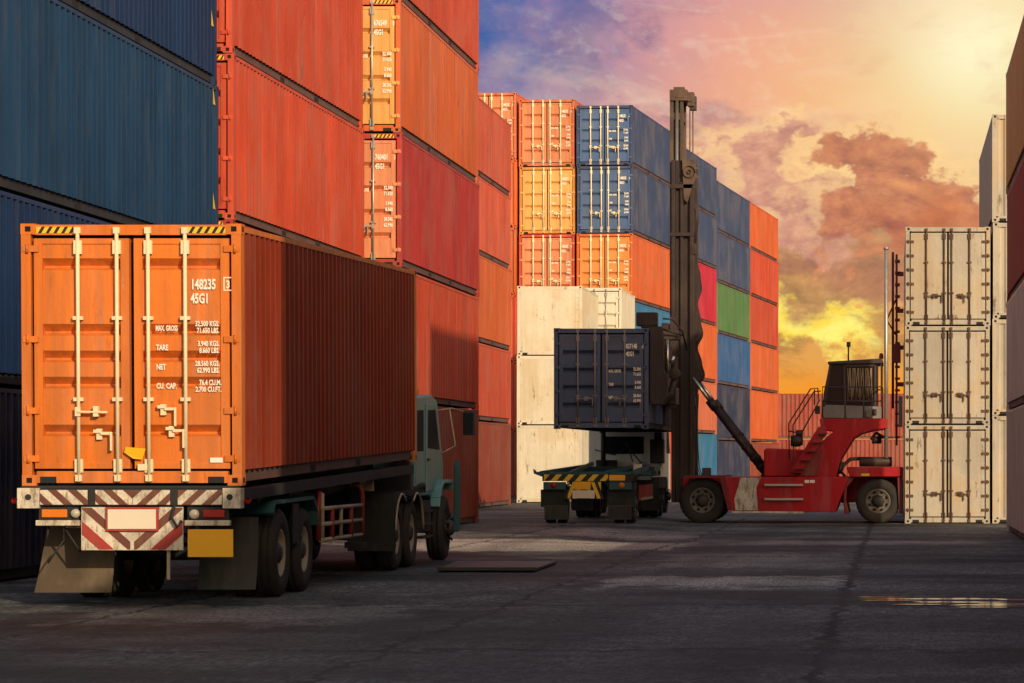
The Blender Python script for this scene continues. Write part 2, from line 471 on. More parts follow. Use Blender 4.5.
def container(loc, col, h, label, group, rot=0., L=12.192, w=2.438, detail='side', mark=None, gear=None, rail=None, strip=False, flatside=False, rotx=0., name='shipping_container', endmat=None, doorcol=None, sidecol=None, sides=(1, -1), ends=True):
    root = thing(name, label, 'shipping container', loc, (rotx, 0, rot), group)
    P = C[col] if isinstance(col, str) else col
    PD = C[doorcol] if doorcol else P; PS = C[sidecol] if sidecol else P
    G = gear or GALV; RL = rail or RAIL
    near = detail in ('hero', 'door')
    inst('frame', cached(('frame', L, w, h, near), lambda: me_frame(L, w, h, not near)), [P, DARK, HOLE], root)
    inst('roof', cached(('roof', L, w, h), lambda: me_roof(L, w, h)), [P], root)
    for s in sides:
        f = me_side_flat if flatside else me_side
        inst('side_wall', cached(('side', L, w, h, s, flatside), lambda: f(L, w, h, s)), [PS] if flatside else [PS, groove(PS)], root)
        inst('bottom_rail', cached(('rail', L, w, h, s), lambda: me_rail(L, w, h, s)), [RL, DARK], root)
    if near:
        one = cached('cast1', me_cast_one)
        for s in (-1, 1):
            for z in (0, h-.118):
                o = inst('corner_casting', one, [P, HOLE], root); o.location = (s*(w/2-.081), 0, z)
                o = inst('corner_casting', one, [P, HOLE], root); o.location = (s*(w/2-.081), L-.178, z)
    if ends:
        inst('front_wall', cached(('end', L, w, h, 'f'), lambda: me_end(L, w, h, L, -1)), [P], root)
    if detail == 'side':
        inst('rear_wall', cached(('end', L, w, h, 'r'), lambda: me_end(L, w, h, 0, 1)), [P], root)
    elif detail == 'plainend':
        inst('rear_wall', cached(('pend', L, w, h), lambda: me_plain_end(L, w, h)), [endmat or P], root)
    else:
        kind = {'hero': 'hero', 'reefer': 'flat', 'door': 'door', 'far': 'far'}[detail]
        for s in (-1, 1):
            d = inst('door', cached(('door', w, h, s, kind), lambda: me_door(w, h, s, kind)), [PD], root)
            for x in bar_xs(w, kind)[s]:
                inst('locking_bar', cached(('bar', h, s*x, kind), lambda: me_bar(h, s*x, kind)), [G], d)
            if kind == 'hero':
                if s == -1:
                    inst('handle', cached(('han', kind, s), lambda: me_handle(-.586, .82, 1, kind)), [G], d)
                    inst('latch', cached(('lat', s), lambda: me_latch(-.36, .57)), [G], d)
                else:
                    inst('latch', cached(('lat', s), lambda: me_latch(.35, .84)), [G], d)
                    inst('latch', cached(('lat2', s), lambda: me_latch(.44, .60)), [G], d)
            else:
                x0 = bar_xs(w, kind)[s][1]
                inst('handle', cached(('han', kind, s, h), lambda: me_handle(s*x0, h*.30, -s, kind)), [G], d)
                x1 = bar_xs(w, kind)[s][0]
                inst('latch', cached(('lat', s, kind, h), lambda: me_latch(s*(x1+.2), h*.3)), [G], d)
            nh = {'hero': 4, 'door': 4, 'far': 4, 'flat': 6}[kind]
            for i in range(nh):
                z = .36+i*(h-.76)/(nh-1)
                if kind == 'hero': z = (.30, .83, 1.62, 2.62)[i] if i else .30
                inst('hinge', cached(('hin', w, s, round(z, 3), kind), lambda: me_hinge(w, s, z, .03 if kind == 'flat' else 0)), [G if kind == 'flat' else PD], d)
            if s == 1 and mark and kind == 'hero':
                mb = MB()
                for q in ((1.018, 1.138, 2.155, 2.167), (1.018, 1.138, 2.295, 2.307), (1.018, 1.03, 2.167, 2.295), (1.126, 1.138, 2.167, 2.295)):
                    mb.box(q[0], q[1], .0145, .0185, q[2], q[3])
                inst('check_frame', mb.mesh('check_frame', [None]), [INK], d)
                for it1 in mark_items(*mark, h, kind):
                    inst('marking', merged_text([it1], .0155), [INK], d)
            elif s == 1 and mark:
                for it1 in mark_items(*mark, h, kind):
                    inst('marking', cached(('mk', it1), lambda: merged_text([it1], .0155)), [INK], d)
    if strip:
        for s in (-1, 1):
            a, b = (-w/2+.175, -w/2+.60) if s == -1 else (w/2-.60, w/2-.175)
            inst('hazard_strip', cached(('hz', w, h, s), lambda: hazard_strip(a, b, h-.105, h-.035, .003)), [YEL, BLK], root)
    return root

def sticker(root, x, y, z, s=1, sz=.16, name='warning_sticker'):
    mb = MB(); mb.face([(x, y, z), (x, y+sz*1.1, z), (x, y, z+sz*1.7)][:3], 0)
    return inst(name, mb.mesh(name, [None]), [YEL], root)

ST, HC = 2.591, 2.896
GAP = .006
def stack(x_right, y0, rows, group, rot=0., z0=0., **kw):
    """rows: bottom-up (colour, height, label, extra) ; x_right: plane of the right-hand faces at y0"""
    z = z0; out = []
    w = kw.get('w', 2.438)
    for i, r in enumerate(rows):
        col, h, label = r[:3]; ex = dict(kw); ex.update(r[3] if len(r) > 3 else {})
        j = ((i*37) % 5 - 2)*.008 if i else 0
        cx = x_right - w/2*math.cos(rot)+j; cy = y0 - w/2*math.sin(rot)+j
        out.append(container((cx, cy, z), col, h, label, ex.pop('group', group), rot=rot, **ex))
        z += h+GAP
    return out
# ------------------------------------------------------------------ the yard's container stacks
gA = 'blue containers stacked at the left edge'
A = stack(-11.72, 38.35, [
  ('navy', ST, 'dark navy container on the ground at the left edge, bottom of the blue stack'),
  ('royal', ST, 'royal blue container second from the ground in the blue left-edge stack'),
  ('teal', HC, 'weathered teal blue container with the largest blue side in view, at left'),
  ('royal', HC, 'deep blue container on top of the teal blue one at the upper left corner'),
 ], gA, L=13.716, detail='side', rail=RAILB)
for r_, zs in ((A[2], (.75, 2.55)), (A[3], (1.0,))):
    for z in zs: sticker(r_, 1.219-.0045, 13.716-.42, z)
gB = 'red containers stacked behind the truck box'
stack(-11.50, 52.25, [
  ('brownred', HC, 'red container at the bottom of the red stack behind the truck box'),
  ('deepred', HC, 'dark red container second from the ground in the red stack behind the truck box'),
  ('redorange', HC, 'red orange container just above the truck box, right of the teal one'),
  ('redorange', HC, 'red container cut by the photo top, second above the truck box', {'mark': None}),
 ], gB, rot=R(-.6), detail='door', strip=True)
gC = 'tall stack with narrow sunlit door ends'
stack(-10.66, 65.0, [
  ('brownred', HC, 'dark red container on the ground just right of the truck cab'),
  ('redorange', HC, 'half shaded red orange container directly above the truck cab, second from ground'),
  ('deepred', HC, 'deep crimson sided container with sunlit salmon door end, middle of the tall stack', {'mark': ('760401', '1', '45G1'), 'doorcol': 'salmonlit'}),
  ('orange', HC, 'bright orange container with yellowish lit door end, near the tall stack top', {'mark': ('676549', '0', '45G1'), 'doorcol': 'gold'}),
  ('redorange', HC, 'red container cut by the photo top, above the bright orange one'),
 ], gC, detail='door', strip=True)
gD = 'narrow stack right of the tall stack'
stack(-13.66, 95.1, [
  ('brownred', HC, 'shaded oxide red container on the ground left of the white containers'),
  ('redorange', ST, 'red container second from the ground, left of the cream stack'),
  ('orange', HC, 'orange container mid-height in the narrow stack left of the cream stack'),
  ('coral', ST, 'faded red container second from the top of the narrow stack beside the tall stack'),
  ('coral', ST, 'faded red container topping the narrow stack, roof edge sloping against the sky'),
 ], gD, detail='side')
gW = 'white containers stacked behind the truck being loaded'
stack(-11.61, 112., [
  ('cream', HC, 'cream container on the ground left of the truck being loaded'),
  ('cream', ST, 'cream container in the middle of the white stack left of the hoisted navy container'),
  ('cream', ST, 'bright cream container on top of the white stack under the red lettered doors'),
 ], gW, L=6.058, detail='plainend', rail=RAILW)
stack(-10.72, 118.4, [
  ('white', HC, 'white container on the ground behind the cream stack and the truck cab'),
  ('white', HC, 'white container in the middle of the column set back behind the cream stack'),
  ('white', ST, 'ribbed white container top right of the cream stack, above the hoisted navy container'),
 ], gW, L=6.058, detail='door', rail=RAILW)
gE = 'far stacks with their door ends to the camera'
rE = R(-5.0); uE = Vector((math.sin(-rE), math.cos(rE)))
M1 = ('148235', '3', '45G1')
stack(-16.20, 129.1, [
  ('brownred', HC, 'red container at the bottom of the far left door column', {'detail': 'side'}),
  ('redorange', HC, 'red container second from the ground in the far left door column', {'detail': 'side'}),
  ('redorange', HC, 'red container third from the ground in the far left door column', {'detail': 'side'}),
  ('orange', HC, 'orange sliver of a container fourth from the ground in the far left door column', {'detail': 'side'}),
  ('orange', HC, 'orange sliver of a container second from the top of the far left door column', {'detail': 'side'}),
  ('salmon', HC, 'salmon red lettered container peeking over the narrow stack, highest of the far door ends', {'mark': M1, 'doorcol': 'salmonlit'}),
 ], gE, rot=rE, gear=CREAMBAR, detail='far')
stack(-13.66, 128.9, [
  ('redorange', HC, 'red container at the bottom of the orange door column, behind the cream stack', {'detail': 'side'}),
  ('redorange', ST, 'red container second from the ground in the orange door column, behind the cream stack', {'detail': 'side'}),
  ('orange', HC, 'orange container third from the ground in the orange door column, behind the cream stack', {'detail': 'side'}),
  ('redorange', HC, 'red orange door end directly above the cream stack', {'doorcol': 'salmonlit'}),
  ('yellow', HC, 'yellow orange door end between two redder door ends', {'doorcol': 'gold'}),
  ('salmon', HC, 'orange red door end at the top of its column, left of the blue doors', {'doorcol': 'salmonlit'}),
 ], gE, rot=rE, gear=CREAMBAR, detail='far', mark=M1)
gF = 'far row of stacked containers running back to the sunset'
stack(-11.14, 128.5, [
  ('redorange', HC, 'red container on the ground between the truck cab and the lift mast'),
  ('redorange', ST, 'red container second from ground between hoisted container and lift mast'),
  ('skyblue', HC, 'light blue container just above the hoisted navy container, right of the white column'),
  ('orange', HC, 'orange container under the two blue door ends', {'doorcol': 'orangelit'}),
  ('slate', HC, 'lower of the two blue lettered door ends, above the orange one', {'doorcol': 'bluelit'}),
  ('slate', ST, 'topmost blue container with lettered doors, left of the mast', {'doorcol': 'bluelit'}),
 ], gF, rot=rE, gear=CREAMBAR, detail='far', mark=M1)
def farcol(k, rows, gap=.35):
    d = (12.192+gap)*k
    stack(-11.14+uE.x*d, 128.5+uE.y*d, rows, gF, rot=rE, detail='side')
farcol(1, [
  ('skyblue', HC, 'light blue container on the ground right of the mast, behind the tilt cylinder'),
  ('salmon', ST, 'brownish red container second from the ground, behind the upper end of the tilt cylinder'),
  ('orange', HC, 'orange container just right of the mast, under the crimson one'),
  ('crimson', HC, 'crimson container with pink tint right of the mast'),
  ('slate', ST, 'slate blue container right of the mast, above the crimson one'),
  ('slate', ST, 'slate blue container topping the column right of the mast'),
 ])
farcol(2, [
  ('navy', ST, 'navy container on the ground in the column of the green container'),
  ('navy', HC, 'navy container under the mid blue one, above the red lift hood'),
  ('midblue', ST, 'mid blue container directly under the green one'),
  ('green', ST, 'green container, the only green one in the far row'),
  ('slate', ST, 'slate blue container directly above the green one'),
  ('slate', ST, 'slate blue container on top of the column of the green container'),
 ])
farcol(3, [
  ('brownred', ST, 'dark red container on the ground at the far end of the far row'),
  ('orange', HC, 'orange container second from the ground at the far row end, beside the sunset'),
  ('orange', ST, 'orange container third from the ground at the far row end'),
  ('redorange', ST, 'orange red container right of the green one, fourth from the ground'),
  ('redorange', ST, 'orange red container second from the top at the far row end'),
  ('orange', ST, 'orange container at the top of the far row end, against the sunset sky'),
 ])
gR = 'red containers lying across the yard behind the lift truck'
for i, (c_, lab) in enumerate((('farred', 'lower faded red container lying crosswise behind the lift truck'),
                               ('farred', 'upper faded red container lying crosswise, seen beside the lift cab stairs'))):
    container((-7.7, 191.3, i*(HC+GAP)), c_, HC, lab, gR, rot=R(-90), detail='side')
# right-hand side of the lane
ZR = -.10
gG = 'white reefer containers with hinged doors on the right'
stack(2.60, 80.5, [
  ('reefer', 2.65, 'white reefer container at the bottom of the three right of the lift truck'),
  ('reefer', 2.65, 'white reefer container in the middle of the three right of the lift truck'),
  ('reefer', 2.65, 'white reefer container on top of the three right of the lift truck'),
 ], gG, w=2.28, detail='reefer', gear=BROWNGEAR, z0=ZR, flatside=True, rail=RAILW)
def right_stack(x_left, y0, rows, group, z0=ZR, **kw):
    stack(x_left+2.438, y0, rows, group, z0=z0, **kw)
gH = 'tall row along the right edge'
right_stack(2.67, 80.6, [
  ('reefer', HC, 'greyish white container on the ground between the reefers and the right edge'),
  ('reefer', ST, 'greyish white container second from the ground in the narrow stack right of the reefers'),
  ('reefer', ST, 'pale container third from the ground in the narrow stack right of the reefers'),
  ('reefer', HC, 'white container on top of the narrow stack right of the reefers'),
 ], gH, flatside=True, detail='side')
right_stack(2.72, 59.9, [
  ('greywhite', HC, 'greyish container on the ground at the right edge of the photo'),
  ('greywhite', ST, 'greyish container second from the ground at the right edge of the photo'),
  ('deepred', ST, 'dark red brown container at the right edge of the photo, under the orange one'),
  ('gold', HC, 'yellow orange container topping the stack at the upper right edge'),
 ], gH, detail='side')
gO = 'unseen containers beside the lane, set to shade it'
LO = 'weathered container in the row along the right side of the lane'
cols = ['redorange', 'brownred', 'slate', 'orange', 'deepred', 'greywhite', 'navy']
def off(y, n, k, L=12.192):
    right_stack(2.9, y, [(cols[(k*3+i*2) % 7], HC, LO) for i in range(n)], gO, z0=0, detail='side', L=L)
off(19.3, 5, 0); off(31.6, 2, 1); off(43.9, 2, 2, 3.2); off(47.5, 5, 3)  # unseen stacks, heights and gaps chosen for the shadows they cast
off(6.4, 3, 4); off(-6.2, 3, 5)  # low unseen stacks added to shade the near ground
# ------------------------------------------------------------------ trucks
TYRE = plain('tyre rubber', (.034,.031,.028), .85, 0, .7, 5, spec=.2)
RIMM = plain('dusty rim paint', (.34,.28,.20), .6, .2, .6, 9)
RIMD = plain('dark hub', (.05,.045,.04), .6, .3, .5, 12)
CHAS = plain('grimy chassis black', (.020,.020,.021), .7, .1, .6, 5)
CHTEAL = plain('chassis teal', (.018,.075,.085), .6, 0, .6, 4)
FLAPB = paint('dusty mudflap', (.085,.062,.042), .8, .8, .2, .8, dustcol=(.17,.13,.085), spec=.15, streak=.4)
FLAPG = paint('black mudflap', (.030,.033,.032), .8, .8, .15, .6, dustcol=(.075,.07,.06), spec=.15, streak=.4)
CABTEAL = paint('cab pale teal', (.12,.30,.31), .4, .5, .15, .35, spec=.45)
CABDARK = plain('cab trim black', (.018,.019,.02), .55)
GLASS = glass_dark('cab glass')
def stained(name, col, amt=.8):
    m, t, b = new_mat(name)
    tc = t.n('ShaderNodeTexCoord'); g = t.n('ShaderNodeNewGeometry'); v = g.outputs['Position']
    n1 = t.noise(v, 3.2, 6, .68); n2 = t.noise(t.map(v, (14, 14, 3.5)), 1., 5, .7); n3 = t.noise(v, 26., 3, .7)
    c = t.mix(t.math('MULTIPLY', t.ramp(n1, .42, .62), .75*amt), col, tuple(x*.42+.02 for x in col))
    c = t.mix(t.math('MULTIPLY', t.ramp(n2, .48, .66), amt), c, (.17,.085,.035))
    c = t.mix(t.math('MULTIPLY', t.ramp(n3, .56, .66), .6*amt), c, (.05,.035,.028))
    t.put(b.inputs['Base Color'], c); t.put(b.inputs['Roughness'], t.math('MULTIPLY_ADD', n2, .3, .45))
    return m
WPAINT = stained('dirty white board', (.64,.57,.45), .75)
REDSTR = stained('faded red stripe', (.36,.026,.022), .5)
MARSTR = stained('maroon stripe', (.13,.036,.022), .5)
PLATEY = plain('yellow plate', (.80,.40,.006), .5, 0, .1, 3)
PLATEW = plain('blank white plate', (.66,.58,.45), .55, 0, .12, 3)
LENS_R = plain('red lens', (.32,.012,.008), .25, 0, .2)
LENS_O = plain('orange lens', (.62,.16,.012), .25, 0, .2)
LENS_W = plain('clear lens', (.42,.38,.3), .25, 0, .3)
CREAMP = paint('cream guard paint', (.40,.32,.21), .5, .8, .8, .7)
REDP = paint('red guard paint', (.26,.022,.02), .5, .6, .3, .3)

def clip_poly(poly, x0, x1, z0, z1):
    def cut(ps, f, t):
        out = []
        for i in range(len(ps)):
            a, b = ps[i], ps[(i+1) % len(ps)]; fa, fb = f(a), f(b)
            if fa >= 0: out.append(a)
            if (fa >= 0) != (fb >= 0):
                k = fa/(fa-fb); out.append((a[0]+(b[0]-a[0])*k, a[1]+(b[1]-a[1])*k))
        return out
    for f in (lambda p: p[0]-x0, lambda p: x1-p[0], lambda p: p[1]-z0, lambda p: z1-p[1]):
        if len(poly) < 3: return []
        poly = cut(poly, f, 0)
    return poly
def stripes(mb, x0, x1, z0, z1, y, per, wd, lean, mi, x_start=None):
    """leaning stripes over a rectangle facing -y; lean = dx per dz"""
    h = z1-z0; a = (x_start if x_start is not None else x0-abs(lean*h)-per)
    while a < x1+abs(lean*h)+per:
        q = clip_poly([(a, z0), (a+wd, z0), (a+wd+lean*h, z1), (a+lean*h, z1)], x0, x1, z0, z1)
        if len(q) >= 3: mb.face([(u, y, v) for u, v in q], mi)
        a += per

def tyre_mesh(r, w):
    mb = MB()
    ri = r*.56; h = w/2
    pr = [(-h*.72, ri), (-h*.92, ri+.02), (-h, (r+ri)/2), (-h*.93, r-.06), (-h*.78, r-.015), (-h*.6, r), 
          (-h*.34, r), (-h*.32, r-.014), (-h*.26, r-.014), (-h*.24, r), (h*.24, r), (h*.26, r-.014), (h*.32, r-.014), (h*.34, r),
          (h*.6, r), (h*.78, r-.015), (h*.93, r-.06), (h, (r+ri)/2), (h*.92, ri+.02), (h*.72, ri)]
    mb.lathe(pr, (0,0,0), 36)
    for s in (-1, 1):       # tread blocks on the shoulders
        for j in range(30):
            a = 2*math.pi*(j+.25)/30
            c, sn = math.cos(a), math.sin(a); ca, sa = math.cos(a+.1), math.sin(a+.1)
            x0, x1 = s*h*.52, s*h*.86
            q = [(x0, c*(r+.002), sn*(r+.002)), (x0, ca*(r+.002), sa*(r+.002)), (x1, ca*(r-.028), sa*(r-.028)), (x1, c*(r-.028), sn*(r-.028))]
            q2 = [(x, y*1.014, z*1.014) for x, y, z in q]
            mb.faces(q+q2, [(4,5,6,7),(0,1,5,4),(1,2,6,5),(2,3,7,6),(3,0,4,7)])
    return mb.mesh('tyre', [TYRE])
def rim_mesh(r, w, dish, side):
    """side: +1 outer face looks to +x"""
    mb = MB(); ri = r*.565; h = w/2; s = side
    pr = [(-h*.7*s, ri), (h*.78*s, ri), (h*.80*s, ri-.025), (h*.66*s, ri-.045), (h*.6*s-dish*s, ri*.62), (h*.58*s-dish*s, ri*.50)]
    mb.lathe(pr, (0,0,0), 30, 0)
    x0 = h*.58*s-dish*s
    mb.lathe([(x0, ri*.5), (x0+.03*s, ri*.46), (x0+.10*s, ri*.40), (x0+.13*s, ri*.24), (x0+.13*s, .001)], (0,0,0), 20, 1)
    for j in range(8):
        a = 2*math.pi*j/8
        mb.tube([(x0+.0*s, math.cos(a)*ri*.54, math.sin(a)*ri*.54), (x0+.045*s, math.cos(a)*ri*.54, math.sin(a)*ri*.54)], .017, 6, 1)
    for j in range(8):      # hand holes
        a = 2*math.pi*(j+.5)/8
        cc = (x0+.052*s, math.cos(a)*ri*.72, math.sin(a)*ri*.72)
        e1 = Vector((0, -math.sin(a), math.cos(a)))*.035; e2 = Vector((.03*s, math.cos(a)*.03, math.sin(a)*.03))
        cc = Vector(cc)
        mb.face([cc-e1-e2*.8, cc+e1-e2*.8, cc+e1*1.2+e2, cc-e1*1.2+e2], 2)
    return mb.mesh('rim', [RIMM, RIMD, HOLE])
def wheel(parent, x, y, z, r, w, side, dish=.0, rimmat=None):
    """a wheel is one part: a tyre mesh with its rim as sub-part"""
    b = base_of(parent)
    t = bpy.data.objects.new('wheel', cached(('tyre', r, w), lambda: tyre_mesh(r, w))); COL.objects.link(t)
    t.parent = parent; t.location = (x-b.x, y-b.y, z-b.z); t.rotation_euler = (random.uniform(0, 6), 0, 0)
    q = bpy.data.objects.new('rim', cached(('rim', r, w, dish, side), lambda: rim_mesh(r, w, dish, side))); COL.objects.link(q)
    q.parent = t
    if rimmat:
        q.material_slots[0].link = 'OBJECT'; q.material_slots[0].material = rimmat
    return t

# ---- the near truck with its trailer -----------------------------------------------------
TX = -8.42                        # centre line of truck and box
Y0 = 33.2
truck = thing('container_truck', 'pale teal container truck with trailer parked at left under the orange box', 'truck', (TX, 40.5, 0))
pitch = R(1.24)
box_c = container((TX, Y0, 1.335), 'hot_orange', HC, 'orange high cube container with white lettered doors loaded on the near truck', None,
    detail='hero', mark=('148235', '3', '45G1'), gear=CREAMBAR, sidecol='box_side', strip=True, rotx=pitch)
# bright yellow seal tag and small white label on its doors
mb = MB(); mb.face([(-.06,-.03,.43),(.16,-.035,.41),(.12,-.03,.29),(.02,-.035,.30),(-.08,-.03,.37)])
inst('seal_tag', mb.mesh('seal_tag', [None]), [PLATEY], box_c)
mb = MB(); mb.box(.86, 1.0, .012, .016, .255, .31); mb2 = mb
inst('door_label', mb.mesh('door_label', [None]), [STICK], box_c)
mb = MB(); mb.box(.07, .18, -.03, .018, .17, .24)
inst('lock_box', mb.mesh('lock_box', [None]), [CREAMBAR], box_c)

mb = MB()
for s in (-1, 1):
    x = TX+s*.46
    mb.prism([(33.35, 1.10), (33.35, 1.33), (45.6, 1.585), (45.6, 1.38), (40., 1.0), (34., .95)], 'x', x-.06, x+.06)
for y in (34.4, 36.2, 38.2, 40.2, 42.4):
    z = 1.335+(y-33.2)*.02165-.16
    mb.box(TX-1.15, TX+1.15, y-.06, y+.06, z-.06, z+.06)
for s in (-1, 1):
    mb.bar((TX+s*1.16, 33.4, 1.235), (TX+s*1.16, 45.2, 1.48), .08, .13)
for y, z in ((44.0, .52), (45.35, .52), (48.45, .52), (35.5, .52), (36.85, .52)):
    mb.tube([(TX-1.0, y, z), (TX+1.0, y, z)], .085, 8)
mb.box(TX-.42, TX+.42, 43.0, 50.2, .78, 1.02)
mb.build('chassis', [CHAS], truck)
# rear bumper
zb0, zb1, yb = 1.115, 1.30, 33.08
mb = MB(); mb.box(TX-1.22, TX+1.22, yb, yb+.14, zb0, zb1)
mb.box(TX-.455, TX-.38, yb-.012, yb, zb0, zb1); mb.box(TX+.455, TX+.53, yb-.012, yb, zb0, zb1)
mb.box(TX-1.2, TX+1.2, yb+.02, yb+.12, zb1, zb1+.035)
bump = mb.build('rear_bumper', [CHAS], truck, .008)
for (a, b, lean) in ((-.985, -.46, -1.1), (-.375, .035, -1.1), (.04, .45, 1.1), (.535, 1.02, 1.1)):
    mb = MB(); mb.face([(TX+a,yb-.006,zb0+.012),(TX+b,yb-.006,zb0+.012),(TX+b,yb-.006,zb1-.012),(TX+a,yb-.006,zb1-.012)])
    stripes(mb, TX+a, TX+b, zb0+.012, zb1-.012, yb-.009, .22, .10, lean, 1)
    mb.build('hazard_panel', [WPAINT, MARSTR], bump)
for s in (-1, 1):
    mb = MB(); x0, x1 = (TX+s*1.235, TX+s*.99) if s == -1 else (TX+1.03, TX+1.235)
    mb.box(x0, x1, yb-.02, yb+.15, zb0-.03, zb1+.01)
    mb.tube([(TX+s*1.11, yb-.03, 1.21), (TX+s*1.11, yb-.019, 1.21)], .035, 10, 1)
    mb.build('bumper_end', [WPAINT, CHAS], bump, .01)
# chevron board with the blank plate
mb = MB(); za, zb_ = .625, 1.10
xa, xb = TX-.53, TX+.593
mb.box(xa, xb, yb+.0, yb+.02, za, zb_, 0)
xm = (xa+xb)/2
for k, (w_, mi) in enumerate(((.10, 1), (.075, 2), (.075, 2))):
    off = (.36, .08, -.18)[k]
    for s in (-1, 1):
        q = [(xm+s*.02, za-off*.0+.0 - .30+ (0.36-off)), (xm+s*.02, za-.30+(0.36-off)+w_*1.5), (xm+s*.7, za-.30+(0.36-off)+w_*1.5+.60), (xm+s*.7, za-.30+(.36-off)+.60)]
        q = clip_poly(q if s == 1 else q[::-1], xa+.006, xb-.006, za+.006, zb_-.006)
        if len(q) >= 3: mb.face([(u, yb-.003, v) for u, v in q], mi)
board = mb.build('chevron_board', [WPAINT, REDSTR, MARSTR], truck)
mb = MB(); mb.box(TX-.255, TX+.325, yb-.03, yb-.002, .835, 1.10, 1); mb.box(TX-.23, TX+.30, yb-.036, yb-.028, .86, 1.075, 0)
mb.build('blank_plate', [PLATEW, REDSTR], board)
# lamp shelves
for s, x0, x1 in ((-1, TX-1.03, TX-.55), (1, TX+.61, TX+1.11)):
    mb = MB(); mb.box(x0, x1, yb-.02, yb+.06, .895, .955); mb.box(x0+.02, x1-.02, yb+.03, yb+.06, .955, 1.10, 1)
    lp = mb.build('lamp_shelf', [WPAINT, CHAS], truck, .006)
    if s == -1:
        mb = MB(); mb.box(x0+.06, x1-.14, yb-.0, yb+.03, .985, 1.075); mb.build('tail_lamp', [LENS_O], lp, .008)
        mb = MB(); mb.lathe([(0,.001),(0,.045),(.04,.05)], (x1-.05, yb-.01, 1.03), 14, 0, 'y'); mb.build('reversing_lamp', [LENS_W], lp)
    else:
        mb = MB(); mb.lathe([(0,.001),(0,.05),(.05,.056)], (x0+.1, yb-.01, 1.02), 14, 0, 'y'); mb.build('reversing_lamp', [LENS_W], lp)
        mb = MB(); mb.box(x0+.2, x1-.06, yb, yb+.03, .985, 1.07); mb.build('tail_lamp', [LENS_R], lp, .008)
mb = MB(); mb.box(TX+.655, TX+1.155, yb-.055, yb-.035, .55, .855); mb.build('yellow_plate', [PLATEY], truck, .004)
for s in (-1, 1):
    mb = MB(); mb.lathe([(0,.001),(0,.03),(-.05,.034)], (TX+s*1.29, yb+.12, 1.17), 12, 0, 'y'); mb.tube([(TX+s*1.2, yb+.12, 1.17), (TX+s*1.29, yb+.12, 1.17)], .01, 6)
    mb.build('side_marker', [LENS_R], truck)
# hoses and a hanging post
for pts, r in (([(TX+.50, yb-.02, 1.12), (TX+.48, yb-.05, .98), (TX+.54, yb-.05, .88), (TX+.58, yb-.02, .95)], .018),
               ([(TX-.75, yb+.1, .88), (TX-.56, yb+.08, .60)], .012), ([(TX-.74, yb+.08, .74), (TX-.92, yb+.08, .48)], .010), ([(TX-.92, yb+.1, .90), (TX-.93, yb+.08, .74)], .012)):
    mb = MB(); mb.tube(pts, r, 6); mb.build('air_hose', [CHAS], truck)
mb = MB(); mb.box(TX+.40, TX+.435, yb+.05, yb+.085, .30, .63); mb.build('support_post', [RIMM], truck)
# mudflaps
def flap(x0, x1, yt, zt, zb, mat, lean=-.12, xs=0.):
    mb = MB(); n = 6; P = []
    for i in range(n+1):
        f = i/n; z = zt+(zb-zt)*f; yy = yt+lean*f*f
        P += [(x0-xs*f, yy, z), (x1, yy+.0, z), (x1, yy+.018, z), (x0-xs*f, yy+.018, z)]
    F = []
    for i in range(n):
        for j in range(4): F.append((i*4+j, i*4+(j+1)%4, i*4+4+(j+1)%4, i*4+4+j))
    F += [(0,1,2,3), (n*4, n*4+3, n*4+2, n*4+1)]
    mb.faces(P, F)
    return mb.build('mudflap', [mat], truck)
flap(TX-1.06, TX-.30, yb+.55, .90, .14, FLAPB, -.16, .10)
flap(TX+.64, TX+1.29, yb+.62, .98, .17, FLAPG, -.14, 0)
# trailer wheels, mudguards
for y in (35.55, 36.95):
    for s in (-1, 1):
        wheel(truck, TX+s*1.06, y, .515, .515, .27, s, .09)
        wheel(truck, TX+s*.74, y, .515, .515, .27, s, .02)
for y in (44.0, 45.35):
    for s in (-1, 1):
        wheel(truck, TX+s*1.03, y, .515, .515, .27, s, .08)
        wheel(truck, TX+s*.71, y, .515, .515, .27, s, .05)
for s in (-1, 1):
    wheel(truck, TX+s*1.05, 48.6, .515, .515, .29, s, -.05, CHAS)
def arch(yc, r, a0, a1, n=12):
    return [(yc+r*math.cos(R(a0+(a1-a0)*i/n)), .515+r*math.sin(R(a0+(a1-a0)*i/n))) for i in range(n+1)]
def fender(x0, x1, pts, th=.03, mat=CHTEAL, name='mudguard', lip=None):
    mb = MB()
    for (y, z), (y2, z2) in zip(pts[:-1], pts[1:]):
        d = Vector((y2-y, z2-z)).normalized(); nn = Vector((-d.y, d.x))*th
        mb.faces([(x0,y,z),(x1,y,z),(x1,y2,z2),(x0,y2,z2),(x0,y+nn.x,z+nn.y),(x1,y+nn.x,z+nn.y),(x1,y2+nn.x,z2+nn.y),(x0,y2+nn.x,z2+nn.y)],
                 [(0,1,2,3),(4,7,6,5),(0,4,5,1),(3,2,6,7),(0,3,7,4),(1,5,6,2)])
    o = mb.build(name, [mat], truck)
    if lip:
        mb = MB(); mb.tube([(x1, y, z) for y, z in pts], .02, 6); mb.build('guard_lip', [lip], o)
    return o
